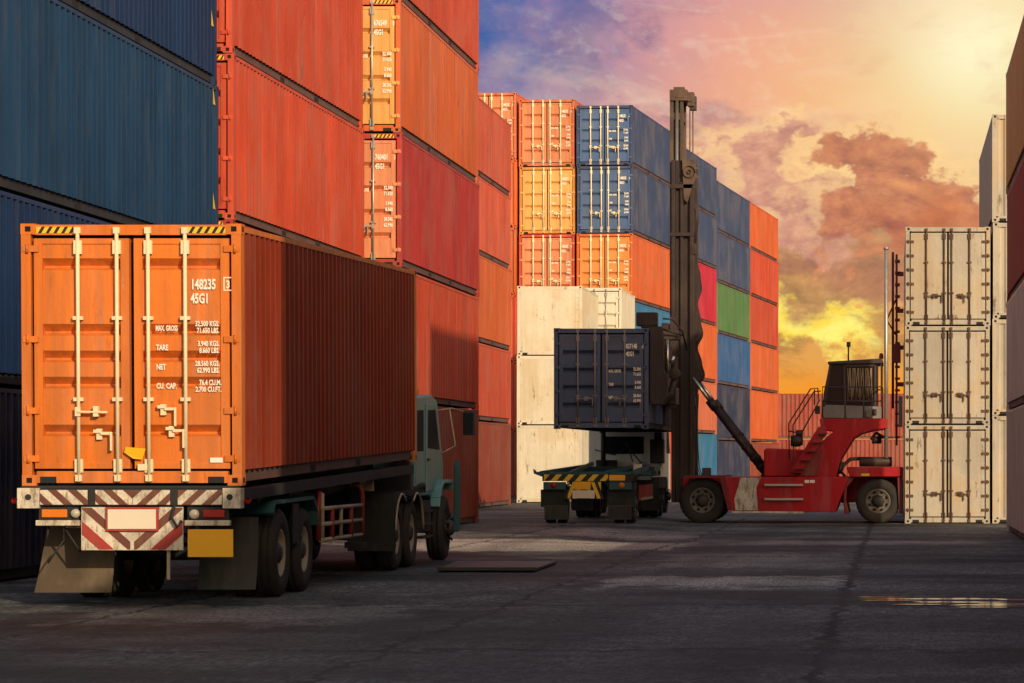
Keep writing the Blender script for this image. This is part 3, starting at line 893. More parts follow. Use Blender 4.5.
for s in (-1, 1):
    xi, xo = TX+s*.58, TX+s*1.22
    fender(xi, xo, [(34.9, .98), (35.0, 1.10), (37.3, 1.13), (37.55, .98), (37.6, .80)], .04, CHTEAL)
    mb = MB(); mb.prism([(36.12, .62), (36.38, .62), (36.4, 1.09), (36.1, 1.09)], 'x', xo-.03, xo-.008); mb.build('guard_stay', [CHAS], truck)
    # dark housing around the drive bogie
    fender(xi, xo, arch(44.0, .60, 172, 55, 10)[::1], .03, FLAPG, 'mudguard', RIMM)
    fender(xi, xo, arch(45.38, .60, 125, 5, 10), .03, FLAPG, 'mudguard', RIMM)
    mb = MB(); mb.box(TX+s*.55, xo, 43.28, 43.33, .30, 1.12); mb.box(xo-s*.02, xo+s*.0, 43.30, 43.42, .28, .98)
    mb.build('mudflap', [FLAPG], truck)
    mb = MB(); mb.prism([(43.3, .98), (43.36, 1.15), (46.1, 1.17), (46.1, 1.12), (44.75, 1.08), (44.2, 1.12), (43.7, 1.02)], 'x', xo-s*.03, xo-s*.005)
    mb.build('guard_plate', [FLAPG], truck)
# side guard rails (cream and red tubes) and landing legs
for s in (-1, 1):
    xg = TX+s*1.17
    mb = MB()
    for z in (.60, .80, 1.0):
        mb.tube([(xg, 38.0, z), (xg, 40.9, z)], .028, 8)
    mb.tube([(xg, 38.1, .58), (xg, 38.1, 1.18), (xg-s*.2, 38.12, 1.26)], .03, 8)
    mb.tube([(xg, 39.4, .60), (xg, 39.4, 1.02)], .026, 8)
    g = mb.build('side_guard', [CREAMP], truck)
    for pts in ([(xg, 37.85, .60), (xg, 37.85, 1.05), (xg, 37.95, 1.2), (xg-s*.2, 38.0, 1.24)], [(xg, 41.0, .56), (xg, 41.0, 1.15), (xg-s*.02, 40.9, 1.26), (xg-s*.25, 40.85, 1.29)],
                [(xg+s*.004, 38.75, .60), (xg+s*.004, 38.75, 1.0)], [(xg+s*.004, 40.1, .60), (xg+s*.004, 40.1, 1.0)]):
        mb = MB(); mb.tube(pts, .032, 8); mb.build('guard_post', [REDP], g)
    mb = MB(); mb.box(TX+s*.78, TX+s*.92, 42.2, 42.36, .45, 1.35); mb.box(TX+s*.72, TX+s*.98, 42.1, 42.46, .38, .46)
    mb.box(TX+s*.9, TX+s*1.1, 42.2, 42.32, 1.18, 1.36, 1)
    mb.build('landing_leg', [CHAS, RIMM], truck)
mb = MB(); mb.box(TX+.60, TX+1.1, 46.15, 47.5, .50, .98); mb.tube([(TX+1.0,46.1,1.15),(TX+1.1,46.7,1.22),(TX+1.0,47.3,1.1)], .05, 8)
mb.tube([(TX+.9,46.0,1.3),(TX+1.05,46.3,1.1),(TX+.9,46.9,1.25),(TX+1.02,47.3,1.05)], .03, 8)
for z in (.42, .62, .82): mb.box(TX+1.08, TX+1.17, 46.2, 47.3, z-.02, z+.02)
mb.build('battery_box', [CHAS], truck)
# cab
CY = 46.25
cw = 1.06
prof = [(CY, 1.05), (CY, 2.42), (CY+.12, 2.60), (CY+1.6, 2.66), (CY+2.2, 2.58), (CY+2.75, 1.72), (CY+2.85, 1.55), (CY+2.87, .72), (CY+2.86, .60), (CY+2.75, .60)]
prof += [(CY+2.35+.62*math.cos(R(a)), .515+.62*math.sin(R(a))) for a in (40, 65, 90, 115, 140)]
prof += [(CY+1.5, 1.05)]
mb = MB(); mb.prism(prof, 'x', TX-cw, TX+cw)
cab = mb.build('cab', [CABTEAL], truck, .04)
for s in (-1, 1):
    xs = TX+s*(cw+.004); xo = TX+s*(cw+.02)
    mb = MB(); mb.prism([(CY+.95, 1.12), (CY+.95, 1.78), (CY+.98, 2.50), (CY+1.9, 2.52), (CY+2.5, 1.72), (CY+2.55, 1.2), (CY+1.8, 1.12)], 'x', TX+s*cw, xo)
    dr = mb.build('door', [CABTEAL], cab, .012)
    mb = MB(); mb.prism([(CY+1.08, 1.80), (CY+1.1, 2.40), (CY+1.82, 2.42), (CY+2.30, 1.78)], 'x', xo, xo+s*.006); mb.build('window', [GLASS], dr)
    mb = MB(); mb.box(xo, xo+s*.03, CY+1.0, CY+1.2, 1.60, 1.64); mb.build('handle', [CABDARK], dr)
    mb = MB(); mb.prism([(CY+.16, 1.75), (CY+.16, 2.38), (CY+.75, 2.40), (CY+.75, 1.75)], 'x', TX+s*cw, TX+s*(cw+.007)); mb.build('side_window', [GLASS], cab)
    # wheel arch lip
    mb = MB(); pts = [(CY+1.55, .86), (CY+1.62, 1.0), (CY+1.85, 1.20), (CY+2.1, 1.27), (CY+2.95, 1.26), (CY+3.02, 1.14)]
    for (y, z), (y2, z2) in zip(pts[:-1], pts[1:]):
        mb.bar((TX+s*(cw+.06), y, z), (TX+s*(cw+.06), y2, z2), .16, .06)
    mb.build('wheel_arch', [CABTEAL], cab, .012)
    # dark corner deflector
    mb = MB(); mb.prism([(CY+3.02, .42), (CY+3.10, .5), (CY+3.16, 1.2), (CY+3.10, 1.62), (CY+3.05, 1.5)], 'x', TX+s*(cw+.14), TX+s*(cw+.24))
    mb.prism([(CY+2.87, .62), (CY+3.1, .62), (CY+3.1, .72), (CY+2.87, .72)], 'x', TX+s*(cw-.1), TX+s*(cw+.16))
    mb.build('corner_panel', [CHTEAL], cab, .02)
    # mirror on its bracket
    mb = MB(); xm_ = TX+s*(cw+.36)
    mb.tube([(TX+s*cw, CY+2.3, 2.42), (TX+s*(cw+.15), CY+2.75, 2.46), (xm_, CY+2.95, 2.40)], .014, 6)
    mb.tube([(TX+s*(cw+.13), CY+2.65, 2.45), (TX+s*(cw+.2), CY+2.85, 1.85), (TX+s*cw, CY+2.6, 1.72)], .014, 6)
    br = mb.build('mirror_bracket', [CREAMP], cab)
    mb = MB(); mb.box(xm_-s*.05, xm_+s*.14, CY+2.90, CY+3.02, 2.02, 2.42); mb.face([(xm_-s*.03,CY+2.897,2.05),(xm_+s*.12,CY+2.897,2.05),(xm_+s*.12,CY+2.897,2.38),(xm_-s*.03,CY+2.897,2.38)],1)
    mb.build('mirror', [CABDARK, GLASS], br, .02)
mb = MB(); mb.prism([(CY+2.22+.004, 2.50), (CY+2.72+.01, 1.75), (CY+2.74+.01, 1.75), (CY+2.24+.004, 2.52)], 'x', TX-.92, TX+.92); mb.build('windscreen', [GLASS], cab)
mb = MB(); mb.box(TX-.5, TX+.5, CY-.012, CY-.002, 1.95, 2.3); mb.build('rear_window', [GLASS], cab)
mb = MB(); mb.lathe([(0, .07), (.06, .07), (.10, .045), (.11, .001)], (TX+.85, CY+1.2, 2.66), 12, 0, 'z'); mb.build('beacon', [LENS_O], cab)
mb = MB(); mb.box(TX-1.0, TX+1.04, CY-.32, CY-.05, 1.1, 1.5); mb.box(TX+.8, TX+1.0, CY-.28, CY-.06, 1.5, 2.35); mb.build('air_intake', [CABDARK], cab, .02)

# ---- the far truck being loaded ---------------------------------------------------------------
UX = -7.71
t2 = thing('flatbed_truck', 'teal and white flatbed truck with yellow black hazard bar, parked under the hoisted container', 'truck', (UX, 81., 0))
yr = 75.75
mb = MB()
for s in (-1, 1):
    mb.box(UX+s*.40, UX+s*.54, yr+.15, 92.3, .98, 1.2)
    mb.bar((UX+s*1.14, yr+.05, 1.27), (UX+s*.9, 84.2, 1.42), .12, .12)
    mb.bar((UX+s*.45, yr+.1, 1.27), (UX+s*.75, 84.4, 1.50), .10, .10)
for y in (76.6, 78.6, 80.6, 82.6, 84.0): mb.box(UX-1.18, UX+1.2, y-.08, y+.08, 1.20, 1.30)
mb.box(UX-1.0, UX+1.15, 82.5, 84.6, 1.16, 1.42)
for s in (-1, 1): mb.prism([(UX+s*1.15, 1.18), (UX+s*1.36, 1.26), (UX+s*1.38, 1.38), (UX+s*1.30, 1.30), (UX+s*1.1, 1.34)], 'y', yr, yr+.2)
mb.build('flatbed', [CHTEAL], t2, .01)
mb = MB(); mb.box(UX-1.14, UX+1.16, yr-.04, yr+.02, 1.07, 1.245, 1)
stripes(mb, UX-1.10, UX+.52, 1.075, 1.24, yr-.043, .31, .15, .9, 0)
mb.box(UX+.55, UX+.95, yr-.05, yr-.04, 1.09, 1.23, 2)
mb.build('hazard_bar', [YEL, BLK, PLATEY], t2)
mb = MB(); mb.prism([(UX-.62, .62), (UX+.42, .62), (UX+.22, 1.06), (UX-.38, 1.06)], 'y', yr-.03, yr, 1)
for s in (-1, 1):
    c0 = UX-.1
    for k in range(3):
        q = clip_poly([(c0+s*(.18+k*.17), .62), (c0+s*(.27+k*.17), .62), (c0+s*(.10+k*.17), 1.06), (c0+s*(.01+k*.17), 1.06)][::s], UX-.5, UX+.34, .63, 1.05)
        if len(q) > 2: mb.face([(u, yr-.034, v) for u, v in q], 0)
bd = mb.build('chevron_board', [YEL, BLK], t2)
mb = MB(); mb.box(UX-.34, UX+.08, yr-.06, yr-.04, .86, 1.06, 0); mb.box(UX-.38, UX+.18, yr-.055, yr-.04, .64, .84, 1); mb.build('number_plate', [PLATEY, PLATEW], bd)
for s in (-1, 1):
    mb = MB(); mb.box(UX+s*.55, UX+s*1.12, yr+.0, yr+.06, .86, 1.05); lp = mb.build('lamp_box', [CHTEAL], t2)
    mb = MB(); mb.lathe([(0,.001),(0,.07),(.04,.08)], (UX+s*.86, yr-.03, .965), 12, 0, 'y'); mb.build('tail_lamp', [LENS_O if s == 1 else LENS_R], lp)
    mb = MB(); mb.box(UX+s*.47, UX+s*1.20, yr+.12, yr+.15, .42, .86); mb.build('mudguard', [FLAPG], t2, .01)
    mb = MB(); mb.box(UX+s*.50, UX+s*1.10, yr+.06, yr+.085, .10, .46); mb.box(UX+s*.53, UX+s*1.07, yr+.055, yr+.06, .13, .43, 1); mb.build('mudflap', [RIMD, FLAPG], t2)
    for y, rr in ((76.6, .5), (84.0, .5), (85.3, .5)):
        wheel(t2, UX+s*1.02, y, rr, rr, .27, s, .04); wheel(t2, UX+s*.72, y, rr, rr, .27, s, .04)
    wheel(t2, UX-.2+s*.92, 91.1, .5, .5, .27, s, -.04)
    mb = MB(); mb.box(UX+s*1.0, UX+s*1.22, 83.3, 86.1, .82, 1.12); mb.tube([(UX+s*1.2, 83.25, .25), (UX+s*1.2, 83.3, .9), (UX+s*1.2, 84.0, 1.1), (UX+s*1.2, 85.8, 1.08), (UX+s*1.2, 86.1, .3)], .03, 6)
    mb.box(UX+s*.6, UX+s*1.2, 83.22, 83.28, .2, 1.05)
    mb.build('guard_plate', [FLAPG], t2)
    mb = MB(); mb.box(UX+s*1.1, UX+s*1.16, 78.0, 81.8, .55, .95); mb.box(UX+s*1.161, UX+s*1.17, 78.0, 81.8, .56, .62, 1); mb.build('side_guard', [REDP, CREAMP], t2)
cabw = paint('cab white', (.86,.81,.70), .45, .5, .2, .2, streak=.4)
yc = 89.45; UC = UX-.24
pr = [(yc, 1.05), (yc, 2.62), (yc+.15, 2.78), (yc+1.7, 2.82), (yc+2.5, 1.8), (yc+2.6, .7), (yc+2.2, .62), (yc+1.5, 1.0)]
mb = MB(); mb.prism(pr, 'x', UC-1.13, UC+1.13)
cb = mb.build('cab', [cabw], t2, .05)
mb = MB(); mb.box(UC-.62, UC+.52, yc-.014, yc-.003, 1.78, 2.30); mb.build('rear_window', [GLASS], cb, .004)
for s in (-1, 1):
    mb = MB(); mb.prism([(yc+.9, 1.8), (yc+.9, 2.5), (yc+1.7, 2.5), (yc+2.2, 1.8)], 'x', UC+s*1.13, UC+s*1.138); mb.build('side_window', [GLASS], cb)
mb = MB(); mb.box(UC+.74, UC+1.16, yc-.5, yc-.1, 1.50, 2.22); mb.box(UC+.86, UC+1.1, yc-.45, yc-.15, 2.22, 2.42); mb.build('air_cleaner', [CABDARK], t2, .03)
mb = MB(); mb.box(UC-.85, UC-.25, yc-.6, yc-.1, 1.25, 1.60); mb.build('tool_box', [CABDARK], t2, .02)
mb = MB(); mb.tube([(UC-.62, yc-.7, 1.3), (UC-.62, yc-.7, 2.55)], .075, 10); mb.build('exhaust_stack', [CABDARK], t2)
mb = MB(); mb.tube([(UC-.9, yc-.3, 1.9), (UC-.3, yc-.6, 1.75), (UC+.1, yc-.5, 2.0), (UC+.25, yc-.7, 1.55)], .02, 6)
mb.build('air_hose', [CABDARK], t2); mb = MB(); mb.tube([(UC+.0, yc-.3, 2.1), (UC+.25, yc-.6, 1.8), (UC+.5, yc-.6, 1.5)], .02, 6); mb.build('air_hose', [CABDARK], t2)
mb = MB(); mb.box(UX+.78, UX+.98, 80.0, 80.4, 1.28, 1.5); mb.build('water_can', [cabw], t2, .02)
for s in (-1, 1):
    mb = MB(); mb.tube([(UC+s*1.08, yc+2.0, 2.5), (UX+s*1.35, yc+2.4, 2.4)], .015, 6); mb.box(UX+s*1.26, UX+s*1.46, yc+2.36, yc+2.46, 1.95, 2.4); mb.build('mirror', [CABDARK], cb)

# hoisted container
hc = container((-7.49, 77.0, 2.40), 'greynavy', ST, 'dusty navy container with lettered doors hoisted by the lift truck over the flatbed', None, detail='door', mark=('827148', '8', '42G1'), gear=plain('dull gear', (.22,.20,.18), .6, .3), rail=RAILB)
# ------------------------------------------------------------------ the lift truck
def E(a, b): return (a*.008698-6.2905, 5.3827-.008698*b)      # side elevation grid -> metres (x, z)
def EP(pts): return [E(*p) for p in pts]
LRED = paint('lift truck red', (.40,.010,.018), .5, .8, .3, .35, dustcol=(.10,.03,.025), spec=.2, streak=.5)
LDRED = paint('lift truck dark red', (.20,.012,.016), .5, .6, .3, .4, streak=.5)
MAST = paint('greasy mast brown', (.026,.014,.013), .5, .7, .3, .3, dustcol=(.09,.06,.045), streak=.3)
MASTL = paint('greasy mast steel', (.055,.034,.026), .45, .7, .4, .3, dustcol=(.2,.13,.08), streak=.3)
CHROME = plain('chrome rod', (.62,.55,.46), .25, .9, .2)
LGREY = paint('lift cab grey', (.20,.19,.185), .5, .6, .2, .3)
CABD = glass_dark('lift cab glass', (.018,.009,.010), .25, .15)
CABFR = plain('lift cab frame', (.045,.03,.03), .5)
REED = plain('cab blind', (.26,.19,.12), .7, 0, .6, 14)
lift = thing('container_lift_truck', 'red container lift truck with tall dark mast and grey cab, seen from the side', 'lift truck', (-3.0, 82.6, -.10))
YN, YF = 80.75, 84.45
CYL = 82.6
mb = MB()
mb.prism(EP([(195,487),(585,487),(545,597),(225,592)]), 'y', YN, YF)
mb.prism(EP([(60,487),(205,487),(205,560),(150,590),(60,560)]), 'y', 81.75, 83.45)
mb.prism(EP([(560,487),(745,487),(745,560),(560,570)]), 'y', 81.75, 83.45)
ch = mb.build('chassis', [LRED], lift, .02)
mb = MB(); mb.prism(EP([(250,489),(315,489),(300,520),(305,590),(236,590),(232,555),(245,515)]), 'y', YN-.006, YN-.001); mb.build('white_stripe', [WPAINT], ch)
for b in (512, 556):
    mb = MB(); x0, z0 = E(325, b); x1, _ = E(445, b); mb.box(x0, x1, YN-.10, YN-.01, z0-.03, z0+.03); mb.build('step', [GALV], ch, .008)
mb = MB(); x0, z0 = E(450, 501); x1, _ = E(481, 501); mb.box(x0, x0+.12, YN-.006, YN-.002, z0-.04, z0+.04); mb.box(x0+.14, x1, YN-.006, YN-.002, z0-.04, z0+.04); mb.build('label_plate', [STICK], ch)
mb = MB(); mb.prism(EP([(225,592),(445,594),(445,600),(225,598)]), 'y', YN-.03, YN+.2); mb.build('edge_bar', [WPAINT], ch)
# fenders
for y0, y1 in ((YN-.1, YN+.75), (YF-.75, YF+.1)):
    mb = MB(); mb.prism(EP([(78,483),(205,483),(205,490),(78,491)]), 'y', y0, y1); mb.prism(EP([(186,488),(205,488),(226,590),(212,590)]), 'y', y0, y1)
    mb.build('front_fender', [LDRED], lift, .01)
mb = MB(); mb.prism(EP([(578,457),(755,457),(755,486),(590,487)]), 'y', YN-.02, YF+.02); dk = mb.build('rear_deck', [LRED], lift, .02)
mb = MB(); x0, z0 = E(625, 480); mb.box(x0, x0+.22, YN-.026, YN-.021, z0-.03, z0+.03); mb.build('label_plate', [YEL], dk)
mb = MB(); mb.prism(EP([(736,488),(755,488),(755,602),(742,600)]), 'y', YN+.0, YF); mb.prism(EP([(575,488),(605,488),(580,520),(578,560),(588,600),(572,600),(568,520)]), 'y', YN+.1, YF-.1)
mb.build('counterweight', [LDRED], lift, .02)
# hood, tank, neck
mb = MB(); mb.prism(EP([(322,402),(335,398),(440,402),(500,405),(500,486),(322,486)]), 'y', 81.05, 84.15); mb.build('hydraulic_tank', [LRED], lift, .04)
mb = MB(); mb.prism(EP([(496,306),(706,306),(706,336),(660,343),(625,352),(600,368),(560,432),(547,489),(425,489),(440,470),(475,400),(540,345),(500,340)]), 'y', 80.95, 84.25); mb.build('neck', [LRED], lift, .02)
mb = MB(); mb.prism(EP([(442,408),(505,404),(492,484),(436,484)]), 'y', 80.90, 80.945); mb.build('recess_shade', [LDRED], lift, .01)  # dark panel added in place of the shaded void behind the stairs
mb = MB(); mb.prism(EP([(404,472),(436,476),(520,350),(512,330),(492,332)]), 'y', 80.80, 80.94); mb.build('stair_stringer', [LRED], lift, .01)
for i in range(5):
    mb = MB(); x, z = E(425+i*18, 462-i*27); mb.box(x-.05, x+.22, 80.62, 80.95, z-.012, z+.012); mb.build('stair_tread', [CABFR], lift)
# cab
mb = MB()
cabp = [(525,136),(540,130),(676,130),(676,276),(560,276),(504,268),(508,220)]
mb.prism(EP(cabp), 'y', 81.35, 83.75)
lc = mb.build('cab', [CABD], lift, .03)
mb = MB(); mb.prism(EP([(520,128),(690,118),(694,134),(520,136)]), 'y', 81.25, 83.85); mb.build('roof', [CABFR], lc, .02)
mb = MB(); mb.prism(EP([(502,262),(692,268),(692,306),(500,304)]), 'y', 81.30, 83.80); mb.build('cab_base', [LGREY], lift, .02)
mb = MB()
P4 = EP([(572,140),(668,140),(668,278),(572,278)])
for (p, q) in zip(P4, P4[1:]+P4[:1]): mb.bar((p[0],81.335,p[1]), (q[0],81.335,q[1]), .05, .05, up=(0,1,0))
df = mb.build('door_frame', [CABFR], lc)
mb = MB(); x0, zt = E(580, 148); x1, zb = E(660, 250)
for i in range(22):
    xx = x0+(x1-x0)*(i+.5)/22; w_ = .012
    mb.tube([(xx+.03*math.sin(i*1.7), 81.338, zt), (xx+.02*math.sin(i*2.9+1), 81.336, (zt+zb)/2), (xx+.05*math.sin(i*.9), 81.338, zb+.12*abs(math.sin(i*1.3)))], w_, 5)
mb.build('cab_blind', [REED], lc)
for a in (508, 688):
    x, z0 = E(a, 268); _, z1 = E(a, 130)
    mb = MB(); mb.bar((x+(.18 if a == 508 else 0), 81.33, z1), (x, 81.33, z0), .06, .06); mb.build('cab_pillar', [CABFR], lc)
# hand rails
mb = MB()
def rl(pts, y=80.85, r=.021): mb.tube([(E(*p)[0], y, E(*p)[1]) for p in pts], r, 6)
rl([(402,432),(400,322),(468,214),(490,212),(494,250)]); rl([(440,350),(486,268),(496,248)]); rl([(402,345),(440,352)])
rl([(480,216),(480,265)]); rl([(505,304),(505,208),(690,208),(690,304)]); rl([(505,252),(690,252)]); rl([(575,208),(575,304)]); rl([(632,208),(632,304)])
rl([(505,304),(505,208)], 84.3); rl([(505,208),(690,208)], 84.3); rl([(690,208),(690,304)], 84.3); rl([(402,432),(400,322),(468,214),(490,212)], 84.3)
mb.tube([(E(690,208)[0], 80.85, E(690,208)[1]), (E(690,208)[0], 84.3, E(690,208)[1])], .021, 6)
mb.build('hand_rail', [CABFR], lift)
mb = MB(); x, z = E(425, 375); mb.lathe([(-.17, .001), (-.17, .15), (.0, .17), (.15, .12), (.16, .001)], (x, 81.2, z), 14, 0); mb.lathe([(-.05,.001),(-.05,.10),(.12,.10),(.14,.001)], (x+.02, 81.2, z+.2), 10); mb.build('air_filter', [CABFR], lift)
mb = MB(); x, z = E(489, 280); mb.box(x-.07, x+.07, 81.0, 81.2, z-.1, z+.12); mb.build('work_lamp', [CABFR], lift, .02)
mb = MB(); x, z = E(650, 292); mb.box(x-.10, x+.06, 81.22, 81.29, z-.09, z+.11); mb.box(x+.08, x+.2, 81.22, 81.29, z-.02, z+.14, 1); mb.build('extinguisher_box', [LGREY, CABFR], lift, .02)
# engine bay: muffler, hoses, exhaust
mb = MB(); x0, z = E(618, 440); x1, _ = E(720, 440)
mb.lathe([(x0,.001),(x0,.12),(x0+.05,.135),(x1-.05,.135),(x1,.12),(x1,.001)], (0, 81.3, z), 18); mb.build('muffler', [MASTL], lift)
mb = MB()
mb.tube([(E(620,430)[0],81.35,E(620,430)[1]), (E(590,432)[0],81.35,E(590,432)[1]), (E(570,450)[0],81.3,E(570,450)[1]), (E(556,475)[0],81.2,E(556,475)[1])], .05, 8)
mb.tube([(E(566,440)[0],81.2,E(566,440)[1]), (E(556,466)[0],81.2,E(556,466)[1]), (E(575,485)[0],81.2,E(575,485)[1])], .035, 8)
mb.tube([(E(655,372)[0],81.5,E(655,372)[1]), (E(670,350)[0],81.5,E(670,350)[1]), (E(695,365)[0],81.5,E(695,365)[1])], .05, 8)
mb.lathe([(-.13,.001),(-.13,.1),(.13,.1),(.14,.001)], (E(672,372)[0],81.6,E(672,372)[1]), 12)
mb.build('engine_hoses', [CABFR], lift)
mb = MB(); x, z0 = E(702, 428); mb.tube([(x, 81.2, z0), (x, 81.2, 7.32)], .056, 10); mb.tube([(x, 81.2, 7.30), (x, 81.2, 7.36)], .075, 10)
ex = mb.build('exhaust_stack', [GALV], lift)
mb = MB(); x2, _ = E(716, 0); mb.tube([(x2+.06, 81.5, 3.0), (x2+.06, 81.5, 7.25)], .035, 8)
x3, _ = E(738, 0); zt = 7.2
for y in (81.6, 82.2): mb.box(x3-.06, x3+.0, y, y+.06, 2.0, zt)
for i in range(16): mb.box(x3-.075, x3+.06, 81.56, 82.26, 2.2+i*.32, 2.25+i*.32)
for i in range(4): mb.box(x3+.0, x3+.16, 81.56, 81.62, 3.6+i*1.0, 3.72+i*1.0)
mb.tube([(x3-.03,81.5,6.0),(x3-.3,81.4,5.4),(x3-.05,81.5,5.0)], .025, 6)
mb.box(x3-.16, x3+.08, 81.4, 81.9, 4.25, 4.75)
mb.build('rear_ladder', [LDRED], lift)
mb = MB(); x, z = E(747, 284); mb.box(x-.06, x+.05, 81.0, 81.3, z-.42, z+.42); mb.build('coolant_box', [LGREY], lift, .02)
mb = MB(); x, z0 = E(583, 130); mb.tube([(x, 82.0, z0), (x, 82.0, z0+.52)], .025, 6); mb.box(x-.05, x+.06, 81.95, 82.05, z0+.44, z0+.58); mb.tube([(x, 82.0, z0+.06), (E(690,118)[0], 82.0, z0+.08)], .018, 6); mb.build('aerial', [CABFR], lift)
mb = MB(); x, z = E(686, 116); mb.lathe([(0,.06),(.1,.06),(.15,.04),(.16,.001)], (x, 82.2, z), 12, 0, 'z'); mb.build('beacon', [LENS_R], lift)
# wheels
for s, y in ((-1, YN-.12), (1, YF+.12)):
    pass
def lwheel(x, y, z, r, w, s):
    b = base_of(lift)
    t = bpy.data.objects.new('wheel', cached(('tyre', r, w), lambda: tyre_mesh(r, w))); COL.objects.link(t); t.parent = lift
    t.location = (x-b.x, y-b.y, z-b.z); t.rotation_euler = (0, 0, R(90))
    q = bpy.data.objects.new('rim', cached(('rim', r, w, .02, s), lambda: rim_mesh(r, w, .02, s))); COL.objects.link(q); q.parent = t
    q.material_slots[0].link = 'OBJECT'; q.material_slots[0].material = LRIM
LRIM = plain('grey wheel rim', (.13,.115,.10), .6, .2, .5, 9)
xf, xr = E(132, 0)[0], E(677, 0)[0]
for y, s in ((81.0, -1), (81.42, -1), (84.2, 1), (83.78, 1)): lwheel(xf, y, .515, .615, .36, s)
for y, s in ((81.0, -1), (84.2, 1)): lwheel(xr, y, .495, .595, .36, s)
mb = MB(); mb.tube([(xf, 81.0, .515), (xf, 84.2, .515)], .14, 10); mb.tube([(xr, 81.0, .495), (xr, 84.2, .495)], .11, 10); mb.build('axle', [CABFR], lift)
# mast ----------------------------------------------------------------
mb = MB()
zb_, zt = .45, 9.78
for yc_, sg in ((81.86, 1), (83.34, -1)):
    mb.box(-6.04, -5.93, yc_-.14, yc_+.12, zb_, zt); mb.box(-5.54, -5.42, yc_-.14, yc_+.12, zb_, zt); mb.box(-5.93, -5.54, yc_-.02, yc_+.03, zb_, zt)
    mb.box(-5.80, -5.72, yc_-.11, yc_-.02, zb_, zt-.6)
for z in (.9, 3.2, 5.6, 8.6, 9.6): mb.box(-5.60, -5.44, 81.9, 83.3, z-.1, z+.12)
om = mb.build('outer_mast', [MAST], lift, .01)
wave = [(-5.46, 7.05)]
zz = [7.0, 6.7, 6.35, 5.95, 5.5, 5.1, 4.72, 4.3, 3.95, 3.6]
xx = [-5.40, -5.34, -5.30, -5.42, -5.34, -5.27, -5.42, -5.30, -5.22, -5.40]
w_pts = []
for i in range(len(zz)): w_pts.append((xx[i], zz[i]))
for yc_ in (81.80, 83.34):
    # smoothed scalloped stiffener plate
    fine = []
    for i in range(len(w_pts)-1):
        for k in range(4):
            f = k/4; f2 = (1-math.cos(f*math.pi))/2
            fine.append((w_pts[i][0]+(w_pts[i+1][0]-w_pts[i][0])*f2, w_pts[i][1]+(w_pts[i+1][1]-w_pts[i][1])*f))
    mb = MB(); mb.prism([(-5.5, 7.1)]+fine+[(-5.42, 3.45), (-5.5, 3.4)], 'y', yc_-.03, yc_+.03); mb.build('scalloped_plate', [MAST], om)
mb = MB()
for yc_ in (82.08, 83.12):
    mb.box(-6.10, -6.00, yc_-.09, yc_+.09, 3.4, 11.45); mb.box(-5.82, -5.73, yc_-.09, yc_+.09, 3.4, 11.45); mb.box(-6.0, -5.82, yc_+.02, yc_+.05, 3.4, 11.45)
mb.box(-6.10, -5.74, 82.0, 83.2, 10.9, 11.1)
im = mb.build('inner_mast', [MASTL], lift, .008)
mb = MB(); mb.box(-6.10, -5.62, 81.93, 83.27, 11.42, 11.72); mb.box(-5.62, -5.44, 82.0, 82.3, 11.28, 11.66); mb.box(-5.62, -5.44, 82.9, 83.2, 11.28, 11.66)
mb.box(-6.0, -5.7, 82.0, 82.25, 11.72, 11.80); mb.tube([(-5.55,81.95,11.5),(-5.55,83.25,11.5)], .11, 10); mb.box(-5.95,-5.70,81.915,81.93,11.5,11.56)
mb.build('crosshead', [MASTL], im, .012)
for yc_ in (81.98, 83.22):
    mb = MB(); mb.tube([(-5.905, yc_, 3.5), (-5.905, yc_, 11.43)], .05, 12); mb.build('lift_cylinder', [CHROME], im)
    mb = MB(); mb.box(-5.575, -5.545, yc_+.1, yc_+.14, 9.6, 11.3); mb.build('lift_chain', [MASTL], im)
mb = MB()
mb.box(-5.72, -5.42, 81.76, 82.0, 9.2, 9.75); mb.prism([(-5.75, 9.85), (-5.45, 9.75), (-5.33, 9.55), (-5.42, 9.45), (-5.33, 9.35), (-5.45, 9.1), (-5.6, 8.6), (-5.7, 8.7)], 'y', 81.70, 81.78)
for z in (9.3, 9.55, 9.72): mb.box(-5.5, -5.29, 81.69, 81.73, z-.025, z+.025)
mb.lathe([(-.02,.16),(.08,.16),(.08,.05),(-.02,.05)], (-5.55, 81.66, 9.45), 16, 0, 'y')
mb.build('chain_bracket', [MASTL], om, .006)
for q in ((-6.08, -5.42, 81.70, 81.74, 9.0, 9.12), (-6.08, -5.42, 81.70, 81.74, 7.7, 7.80), (-5.5, -5.36, 81.7, 81.85, 7.2, 7.5)):
    mb = MB(); mb.box(*q); mb.build('clamp', [MAST], om, .006)
for dx in (0, .05, .1):
    mb = MB(); mb.tube([(-5.42+dx*.6, 81.74, 9.0), (-5.35+dx*.6, 81.7, 8.2), (-5.44+dx*.4, 81.74, 7.4)], .016, 5); mb.build('mast_hose', [CABFR], om)
    mb = MB(); mb.tube([(-5.40+dx, 81.74, 3.4), (-5.42+dx*.8, 81.72, 2.4), (-5.38+dx, 81.74, 1.4), (-5.2+dx, 81.74, .9)], .014, 5); mb.build('mast_hose', [CABFR], om)
